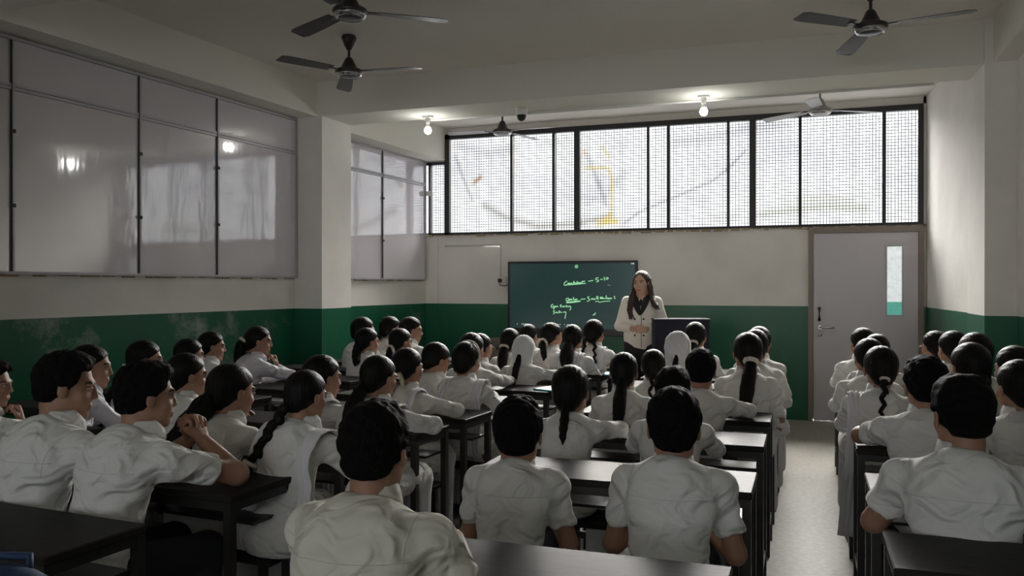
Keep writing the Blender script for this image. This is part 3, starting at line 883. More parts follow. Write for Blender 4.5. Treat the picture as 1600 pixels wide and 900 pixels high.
def f_cap_boy(P, seed):
    rn = np.random.RandomState(seed)
    d = d_ell(P, (0, -.015, .038), (.0885, .110, .098))
    d = smin(d, d_ell(P, (rn.uniform(-.02, .02), .030, .088), (.058, .060, .040)), .03)
    d = smin(d, d_ell(P, (0, -.056, -.026), (.062, .054, .056)), .03)
    cut = .86 * P[:, 1] - .51 * P[:, 2] - .018 + .006 * np.sin(P[:, 0] * 95 + seed) + .004 * np.sin(P[:, 2] * 130)
    d = smax(d, cut, .008)
    for i in range(6):
        k = nrm(rn.randn(3)) * rn.uniform(90, 240)
        d = d + .0012 * np.sin(P @ k.astype(np.float32) + rn.uniform(0, 6))
    # cropped above the nape, ears left free
    d = smax(d, -.066 - P[:, 2] + .10 * np.abs(P[:, 0]) - .12 * np.maximum(P[:, 1] + .03, 0) * -3, .010)
    ear = d_ell(P, (.092, .012, -.026), (.022, .030, .040)); d = smax(d, -ear, .008)
    ear = d_ell(P, (-.092, .012, -.026), (.022, .030, .040)); d = smax(d, -ear, .008)
    return d
def f_scarf(P):
    d = d_ell(P, (0, -.012, .028), (.092, .112, .100))
    d = smin(d, d_cap(P, (0, -.03, -.02), (0, -.045, -.17), .088, .080), .03)
    d = smin(d, d_ell(P, (0, -.03, -.175), (.115, .09, .05)), .03)
    face = d_ell(P, (0, .105, -.02), (.062, .06, .088))
    d = smax(d, -face, .012)
    return d + .0016 * np.sin(P[:, 2] * 95 + 14 * np.sin(P[:, 0] * 18) + P[:, 1] * 30)
CAPS = {}
def get_cap(kind, h, seed=0):
    k = (kind, h, seed)
    if k not in CAPS:
        fn = {'g': f_cap_girl, 'b': lambda P: f_cap_boy(P, seed), 'h': f_scarf}[kind]
        CAPS[k] = nets(fn, (-.13, -.16, -.24), (.13, .14, .16), h)
    return CAPS[k]
# ---- hands, built once per curl
def f_hand(P, curl):
    d = None
    ks = [(.030, .086, .068, .0082), (.010, .092, .077, .0086), (-.010, .088, .070, .0082), (-.028, .078, .054, .0074)]
    for x, y, ln, r in ks:
        d = smin(d, d_cap(P, (x * .55, 0, 0), (x, y, 0), .013, .0115), .014)
    for x, y, ln, r in ks:
        p = np.array([x, y, 0.]); a = curl * .5
        for i, fr in enumerate((.46, .30, .24)):
            a += curl
            q = p + ln * fr * np.array([x * .6, math.cos(a), -math.sin(a)])
            d = smin(d, d_cap(P, p, q, r * (1 - .08 * i), r * (.92 - .08 * i)), .004)
            p = q
    t = [np.array(v) for v in ((.018, .018, -.004), (.042, .050, -.014), (.048, .078, -.026), (.044, .100, -.034))]
    for i in range(3):
        d = smin(d, d_cap(P, t[i], t[i + 1], .0125 - .0015 * i, .011 - .0015 * i), .006)
    return d
HANDS = {}
def get_hand(curl, h):
    k = (curl, h)
    if k not in HANDS:
        HANDS[k] = nets(lambda P: f_hand(P, curl), (-.06, -.02, -.10), (.07, .19, .03), h)
    return HANDS[k]
def place_hand(W, direc, palm, side, s, curl, h):
    """W wrist, direc along the fingers, palm = way the palm faces, side +1 right hand"""
    V, Q = get_hand(curl, h)
    y = nrm(np.asarray(direc, float)); z = -np.asarray(palm, float); z = nrm(z - y * (z @ y)); x = np.cross(y, z)
    V = V.copy()
    if side > 0: V[:, 0] *= -1; Q = Q[:, ::-1]
    return (V * s) @ np.stack([x, y, z]).astype(np.float32) + np.asarray(W, np.float32), Q

# ---- a seated figure
TEACH = (-1.6, 8.55)
HS0 = 1.06
def arm_pose(code, s, sg, S_, N, Hc):
    """elbow, wrist, finger direction, palm direction"""
    z = .75
    if code == 'd':   E = A3(S_[0] + sg * .055 * s, S_[1] + .115 * s, max(S_[2] - .135 * s, .735)); W = A3(sg * .07, E[1] + .19 * s, z + .036); fd = (-sg * .85, .5, -.05); pm = (0, 0, -1)
    elif code == 'D': E = A3(S_[0] + sg * .115 * s, S_[1] + .16 * s, z + .048); W = A3(S_[0] - sg * .08 * s, E[1] + .17 * s, z + .036); fd = (-sg * .9, .4, -.05); pm = (0, 0, -1)
    elif code == 'e': E = A3(S_[0] + sg * .085 * s, S_[1] + .08 * s, S_[2] - .17 * s); W = A3(S_[0] - sg * .05 * s, E[1] + .21 * s, z + .036); fd = (-sg * .8, .5, -.05); pm = (0, 0, -1)
    elif code == 'f': E = A3(S_[0] + sg * .05 * s, S_[1] + .20 * s, z + .055); W = A3(S_[0] + sg * .02, E[1] + .23 * s, z + .036); fd = (-sg * .2, 1, -.05); pm = (0, 0, -1)
    elif code == 'h': E = A3(S_[0] + sg * .06 * s, S_[1] + .02, S_[2] - .25 * s); W = A3(sg * .10, E[1] + .20 * s, max(E[2] - .06, .62)); fd = (-sg * .3, .9, -.2); pm = (0, 0, -1)
    elif code == 'c': E = A3(S_[0] + sg * .03 * s, S_[1] + .22 * s, z + .05); W = A3(Hc[0] + sg * .05 * s, Hc[1] + .13 * s, Hc[2] - .21 * s); fd = (-sg * .25, -.15, 1); pm = (-sg * .3, -1, -.2)
    elif code == 'm': E = A3(S_[0] + sg * .06 * s, S_[1] + .24 * s, z + .05); W = A3(Hc[0] + sg * .035 * s, Hc[1] + .20 * s, Hc[2] - .18 * s); fd = (-sg * .35, -.10, .9); pm = (-sg * 1., -.25, 0)
    return E, W, fd, pm
def ribbon(pts, wid, thick, pleats, phase=0):
    """pleated strip along pts; wid = list of half-width vectors"""
    n, m = len(pts), 25
    V = np.zeros((n, m, 3), np.float32)
    for i in range(n):
        a = pts[max(i - 1, 0)]; b = pts[min(i + 1, n - 1)]
        t = nrm(b - a); w = wid[i]; nn = np.cross(t, nrm(w)); nn = nrm(nn)
        for j in range(m):
            u = j / (m - 1) * 2 - 1
            V[i, j] = pts[i] + w * u + nn * (thick * math.sin(u * math.pi * pleats + phase))
    I = np.arange(n * m).reshape(n, m)
    Q = np.stack([I[:-1, :-1], I[1:, :-1], I[1:, 1:], I[:-1, 1:]], -1).reshape(-1, 4)
    return V.reshape(-1, 3), Q
def person(sp):
    px, py, ztop = sp['at']
    L = R(sp.get('lean', 18))
    HS = sp.get('hs', HS0)
    s = min(max((ztop - .43) / (.100 + .134 + .118 * HS + .43 * math.cos(L)), .84), 1.09)
    male = sp['k'] == 'b'
    near = sp.get('near', 0)
    h_sh = (.011, .014, .019)[2 - near]
    tphi = math.atan2(TEACH[0] - px, TEACH[1] - py)
    base = sp.get('base', 0)
    bphi = R(sp['by']) if 'by' in sp else R(base) + .3 * (tphi - R(base))
    hphi = R(sp['hy']) if 'hy' in sp else R(base) + .95 * (tphi - R(base))
    rel = hphi - bphi
    lx = sp.get('side', 0)
    P0 = A3(0, 0, .43 + .10 * s)
    C = P0 + .27 * s * A3(lx, math.sin(.8 * L), math.cos(.8 * L))
    N = P0 + .43 * s * A3(lx, math.sin(L), math.cos(L))
    Hc = N + s * A3(lx * .1, .032, .134)
    HR = rot_z(-rel) @ rot_y(R(sp.get('roll', 0))) @ rot_x(-R(sp.get('pitch', 6)))
    T = lambda V: (V * s * HS) @ HR.T + Hc
    cb, sb = math.cos(-bphi), math.sin(-bphi)
    root = empty('person', (px - (cb * Hc[0] - sb * Hc[1]), py - (sb * Hc[0] + cb * Hc[1]), 0), -bphi, sp['label'], 'person', 'students at their desks')
    sw = .162 if male else .142
    bw = sp.get('build', 1.0)
    sh = {}
    arms = {}
    for sg, code in ((-1, sp.get('al', 'd')), (1, sp.get('ar', 'd'))):
        Sx = N + s * A3(sg * sw * bw, -.004, -.070)
        sh[sg] = Sx
        arms[sg] = arm_pose(code, s, sg, Sx, N, Hc)
    long_sl = not male or sp.get('long', 0)
    wr = wrinkle(sp['seed'], amp=.0050)
    RL = rot_x(-.8 * L).T
    def f_shirt(P, wrk=True):
        g = bw * s
        d = d_ell(P, P0 + A3(0, -.012, .0), (.158 * g, .122 * g, .125 * s))
        d = smin(d, d_ell(P, (P0 + C) / 2, (.138 * g, .104 * g, .16 * s), RL.T), .05)
        d = smin(d, d_ell(P, C + A3(0, -.004, .03 * s), ((.160 if male else .140) * g, .108 * g, .165 * s), RL.T), .05)
        for sg in (-1, 1):
            Sx = sh[sg]; E, W = arms[sg][:2]
            d = smin(d, d_cap(P, N + s * A3(sg * .03, -.012, -.060), Sx, .062 * s, .054 * s), .04)
            d = smin(d, d_cap(P, N + s * A3(sg * .018, -.008, -.022), Sx + s * A3(-sg * .05, 0, .010), .044 * s, .042 * s), .03)
            if long_sl:
                a = smin(d_cap(P, Sx, E, .052 * s, .042 * s), d_cap(P, E, W + (E - W) * .10, .041 * s, .033 * s), .025)
            else:
                cutp = Sx + (E - Sx) * .66; n = nrm(E - Sx)
                a = smax(d_cap(P, Sx, E, .053 * s, .060 * s), (P - cutp) @ n, .006)
            d = smin(d, a, .028 if long_sl else .045)
        if wrk:
            d = d + wr(P)
            for sg in (-1, 1):           # drag folds fanning out from the armpits
                q = P - (sh[sg] + s * A3(-sg * .01, 0, -.085))
                rr = np.sqrt((q * q).sum(1)) + 1e-5
                th = np.arctan2(q[:, 2], q[:, 0] * -sg)
                d = d + .0032 * np.sin(th * 9 + sp['seed'] + 2 * sg + 14 * rr) * np.exp(-((rr - .085) / .055) ** 2)
            zz = P[:, 2] - (P0[2] + .07 * s)  # cloth bunched at the waist
            d = d + .0042 * np.sin(zz * 95 + 7 * np.sin(P[:, 0] * 16 + sp['seed'])) * np.exp(-(zz / .075) ** 2)
        # open neck
        d = smax(d, -d_cap(P, N + s * A3(0, .014, .03), N + s * A3(0, .035, .2), .058 * s, .066 * s), .006)
        if not male:
            for sg in (-1, 1):
                d = smin(d, d_cap(P, A3(sg * .075, .02, .525), A3(sg * .095, .36, .52), .095, .080), .05)
        return smax(d, .434 - P[:, 2], .006)
    lo = np.min([P0 - .20, sh[-1] - .12, sh[1] - .12, arms[-1][0] - .09, arms[1][0] - .09, arms[-1][1] - .07, arms[1][1] - .07], 0)
    hi = np.max([P0 + .20, sh[-1] + .12, sh[1] + .12, arms[-1][0] + .09, arms[1][0] + .09, arms[-1][1] + .07, arms[1][1] + .07], 0)
    lo[2] = .42; hi[2] = max(N[2] + .09, hi[2] if not long_sl else N[2] + .09, arms[1][1][2] + .05 if long_sl else 0, arms[-1][1][2] + .05 if long_sl else 0)
    lo[0] = min(lo[0], -.2); hi[0] = max(hi[0], .2); lo[1] = min(lo[1], -.2); hi[1] = max(hi[1], .47 if not male else .2)
    V, Q = nets(f_shirt, lo, hi, h_sh)
    cloth = sp.get('cloth', 'shirt_white')
    link('shirt' if male else 'tunic', np_mesh('shirt', V, Q), cloth, root)
    # skin: head, neck, trunk, arms and hands as one mesh
    def f_body(P):
        d = d_cap(P, P0, C, .09 * s, .10 * s)
        d = smin(d, d_cap(P, C, N, .09 * s, .05 * s), .04)
        d = smin(d, d_cap(P, N - A3(0, 0, .02), Hc + HR @ A3(0, -.03, -.06) * s, .054 * s, .050 * s), .03)
        for sg in (-1, 1):
            E, W = arms[sg][:2]
            d = smin(d, smin(d_cap(P, sh[sg], E, .044 * s, .039 * s), d_cap(P, E, W, .039 * s, .026 * s), .02), .02)
        return d
    hb = (.013, .016, .021)[2 - near]
    lo2 = np.minimum(lo, N - .1) ; hi2 = np.maximum(np.maximum(hi, Hc), np.maximum(arms[1][1], arms[-1][1]) + .05)
    lo2[2] = .50
    V, Q = nets(f_body, lo2, hi2, hb)
    hh = (.0048, .0062, .0078)[2 - near]
    HV, HQ, HT = get_head(male, hh)
    parts = [(V, Q), (T(HV), HQ)]
    for sg in (-1, 1):
        E, W, fd, pm = arms[sg]
        curl = .75 if sp.get('al' if sg < 0 else 'ar', 'd') in ('m', 'c') else .28
        parts.append(place_hand(W, fd, pm, sg, s, curl, .0058 if near == 2 else .0075))
    Vb, Qb = merge(parts)
    tint = np.ones((len(Vb), 3), np.float32); tint[len(V):len(V) + len(HV)] = HT
    link('body', np_mesh('body', Vb, Qb, True, tint), 'skin', root)
    # hair or headscarf
    hk = sp.get('hair', 'short' if male else 'pony')
    CV, CQ = get_cap('b' if male else ('h' if sp['k'] == 'h' else 'g'), hh * 1.15, sp['seed'] % 5 if male else 0)
    hparts = [(T(CV), CQ)]
    band = None
    if not male and hk != 'none':
        tails = []
        ln = sp.get('len', .26) * s; xo = sp.get('xo', 0.); r = sp.get('r', .024) * s
        starts = [(0, -.108, -.052)] if hk != 'twin' else [(-.045, -.088, -.06), (.045, -.088, -.06)]
        if hk == 'high': starts = [(0, -.118, -.005)]
        for st in starts:
            p0 = T(np.array([st], np.float32))[0]
            xs = xo + (math.copysign(.055, st[0]) if hk == 'twin' else 0)
            pts = [p0]
            spine = lambda z: np.interp(z, [P0[2], C[2], N[2]], [P0[1], C[1], N[1]])
            nseg = max(int(ln / .03), 4)
            for i in range(1, nseg + 1):
                t = i / nseg
                z = p0[2] - ln * t
                yb_ = spine(z) - (.128 * bw * s + r * .75)
                y = p0[1] + (yb_ - p0[1]) * min(t * ln / .09, 1)
                if sp.get('fall'): y = p0[1] - .02 - .02 * t
                x = p0[0] + (xs - p0[0]) * min(t * 1.3, 1)
                pts.append(A3(x, y, z))
            tails.append(pts)
        def f_tail(P):
            d = None
            for pts in tails:
                n = len(pts) - 1
                for i in range(n):
                    t = i / n
                    if hk in ('braid', 'twin'):
                        sgn = 1 if i % 2 else -1
                        rr = r * (1 - .45 * t)
                        c = (pts[i] + pts[i + 1]) / 2 + A3(sgn * rr * .22, 0, 0)
                        d = smin(d, d_ell(P, c, (rr * .95, rr * .8, .034 * s), rot_y(-sgn * .55)), .009)
                    else:
                        w = (.75 + .55 * math.sin(math.pi * min(t * 1.15 + .12, 1)))
                        if t > .8: w *= .75
                        w2 = w if (i + 1) / n < .95 else w * .45
                        d = smin(d, d_cap(P, pts[i], pts[i + 1], r * w, r * w2), .012)
            if hk in ('pony', 'high', 'bushy'):
                d = d + (.0035 if hk == 'bushy' else .0016) * np.sin(P[:, 0] * 230 + P[:, 2] * 35) + (.004 * np.sin(P[:, 2] * 70 + P[:, 0] * 60) if hk == 'bushy' else 0)
            return d
        al = np.concatenate(tails)
        tv = nets(f_tail, al.min(0) - r * 1.6 - .02, al.max(0) + r * 1.6 + .02, max(hh * 1.15, .0062))
        hparts.append(tv)
        if sp.get('band'):
            mb = MB()
            for pts in tails:
                i = min(int(sp.get('bandat', 0.0) * (len(pts) - 1)), len(pts) - 2)
                c = Vector(pts[i].tolist()); dv = Vector((pts[i + 1] - pts[i]).tolist()).normalized()
                br = r * (.95 if sp['band'] == 'small' else 1.15)
                x = dv.orthogonal().normalized(); y = dv.cross(x)
                for k, rr in enumerate((br * .7, br * 1.15, br * 1.2, br * .75)):
                    pass
                ring = []
                for a in np.linspace(0, 2 * math.pi, 15)[:-1]:
                    ring.append(c + (x * math.cos(a) + y * math.sin(a)) * br)
                ring.append(ring[0])
                mb.tube(ring, br * .42, 6)
                if sp['band'] == 'bow':
                    for sgn in (-1, 1):
                        mb.tube([c, c + x * sgn * .0 + Vector((sgn * .03, -.01, .012)), c + Vector((sgn * .045, -.012, -.02)), c + Vector((sgn * .05, -.005, -.06))], [.006, .014, .015, .008], 6)
            band = mb
    V, Q = merge(hparts) if sp['k'] != 'h' else hparts[0]
    if sp['k'] == 'h':
        link('headscarf', np_mesh('headscarf', V, Q), 'scarf_white', root)
        if len(hparts) > 1:
            V, Q = hparts[1]; link('hair', np_mesh('hair', V, Q), 'hair_black', root)
    else:
        link('hair', np_mesh('hair', V, Q), 'hair_short' if male else 'hair_black', root)
    if band: band.build('hair_band', 'band_white', root)
    if sp.get('headband'):
        a = np.linspace(-.5, math.pi + .5, 22)
        pts = T(np.stack([.0905 * np.cos(a), np.full(22, .010), .032 + .0985 * np.sin(a)], 1).astype(np.float32))
        MB().tube([tuple(p) for p in pts], .007 * s, 6).build('head_band', 'band_white', root)
    # collar
    prof = [(.060, -.035), (.070, -.006), (.075, .004), (.071, .024), (.064, .046), (.060, .047), (.0585, .02), (.058, -.035)]
    mb = MB(); V = []; F = []; n = 28
    for (r, z) in prof:
        for k in range(n):
            a = 2 * math.pi * k / n
            fr = max(math.sin(a), 0)
            V.append(tuple(N + s * A3(r * math.cos(a) * 1.04, r * math.sin(a) * (1.0) + .010 + (z + .02) * .22, z * (1 - .5 * fr) - .036 * fr + .011)))
    for i in range(len(prof)):
        j = (i + 1) % len(prof)
        for k in range(n):
            F.append((i * n + k, i * n + (k + 1) % n, j * n + (k + 1) % n, j * n + k))
    mb.add(V, F, True); mb.build('collar', cloth, root)
    # stitched yoke and armholes on the shirts near the camera
    if near == 2 and not sp.get('noseam'):
        xs = np.linspace(-.155 * bw * s, .155 * bw * s, 40).astype(np.float32)
        O = np.stack([xs, np.full(40, -.45, np.float32), N[2] - .085 * s - .25 * xs ** 2], 1)
        pt = march(f_shirt, O, np.tile(A3(0, 1, 0), (40, 1)))
        MB().tube([tuple(p) for p in pt], .0011, 5).build('yoke_seam', 'seam_thread', root)
        for sg in (-1, 1):
            a = np.linspace(-.4, 2.2, 26)
            cx = sh[sg] + A3(-sg * .022, 0, -.01)
            D = np.stack([np.full(26, -sg * .0), np.cos(a), -np.sin(a)], 1).astype(np.float32)
            D = np.stack([np.zeros(26), np.cos(a), -np.sin(a)], 1).astype(np.float32)
            pt = march(f_shirt, cx - D * .3, D)
            MB().tube([tuple(p) for p in pt], .0010, 5).build('armhole_seam', 'seam_thread', root)
    # trousers / salwar and shoes
    def f_leg(P):
        d = d_ell(P, P0 + A3(0, -.01, -.02), (.150 * bw * s, .112 * bw * s, .10 * s))
        for sg in (-1, 1):
            k = A3(sg * .105, .38, .505)
            d = smin(d, d_cap(P, A3(sg * .08, .02, .52), k, .082, .066), .03)
            d = smin(d, d_cap(P, k, A3(sg * .11, .33, .10), .066, .055 if male else .070), .03)
        return smax(d, np.where(P[:, 1] < .14, .434 - P[:, 2], -1), .004)
    V, Q = nets(f_leg, (-.25, -.18, .03), (.25, .47, .62), .02 if near < 2 else .016)
    link('trousers', np_mesh('trousers', V, Q), 'trouser_navy' if male else 'trouser_white', root)
    for sg in (-1, 1):
        o = link('shoe', SHOE, 'shoe_black', root, loc=(sg * .11, .31, 0))
    # dupatta strips over the shoulders
    for side in sp.get('dup', ''):
        sg = -1 if side in 'lL' else 1
        long = side in 'LR'
        n = 18
        a = np.linspace(-.1, math.pi - .5, n)
        x0 = sg * (.118 if long else .092) * s * bw
        D = np.stack([np.zeros(n), np.cos(a), -np.sin(a)], 1).astype(np.float32)
        cx = A3(x0, N[1] - .01, N[2] - .12 * s)
        pt = march(f_shirt, cx - D * .35, D) - D * .010
        zl = sp.get('dz', .56)
        low = pt[0]
        # the tail hangs free down the back
        m = 12
        hang = []
        for i in range(m):
            t = 1 - i / m
            z = low[2] - (low[2] - zl) * t
            hang.append(A3(low[0] + sg * (.05 if long else .01) * t, 0, z))
        hang = np.array(hang, np.float32)
        O = hang.copy(); O[:, 1] = -.6
        hp = march(f_shirt, O, np.tile(A3(0, 1, 0), (m, 1)), mx=1.5)
        yb_ = np.where(hp[:, 1] > .3, low[1], hp[:, 1] - .010)
        yb_ = np.minimum(yb_, low[1] + .05)
        hang[:, 1] = yb_
        allp = np.concatenate([hang, pt])
        w = [A3((.050 if long else .030) * s + .004, 0, 0)] * len(allp)
        V, Q = ribbon([p for p in allp], w, .0045, 4.0 if long else 2.6)
        o = link('dupatta', np_mesh('dupatta', V, Q), 'dupatta_cloth', root)
        md = o.modifiers.new('cloth', 'SOLIDIFY'); md.thickness = .003
    if sp.get('glasses'):
        mb = MB()
        for sg in (-1, 1):
            ring = [(sg * .033 + .022 * math.cos(t), .103, .004 + .018 * math.sin(t)) for t in np.linspace(0, 2 * math.pi, 17)]
            mb.tube([tuple(p) for p in T(np.array(ring, np.float32))], .0022, 5)
            mb.tube([tuple(p) for p in T(np.array([(sg * .055, .100, .008), (sg * .075, .06, .010), (sg * .082, -.005, .004)], np.float32))], .0022, 5)
        mb.build('glasses', 'glasses', root)
    if sp.get('earring'):
        mb = MB()
        for sg in (-1, 1):
            c = T(np.array([(sg * .083, .004, -.040)], np.float32))[0]
            mb.lathe([(.001, -.005), (.005, 0), (.001, .005)], tuple(c), 8)
        mb.build('earring', 'gold', root)
    return root
def make_shoe():
    def f(P):
        d = d_cap(P, (0, 0, .045), (0, .15, .035), .042, .036)
        d = smin(d, d_cap(P, (0, 0, .04), (0, 0, .10), .045, .042), .02)
        return smax(d, .001 - P[:, 2], .004)
    V, Q = nets(f, (-.06, -.07, -.01), (.06, .21, .16), .014)
    return np_mesh('shoe', V, Q)
SHOE = make_shoe()
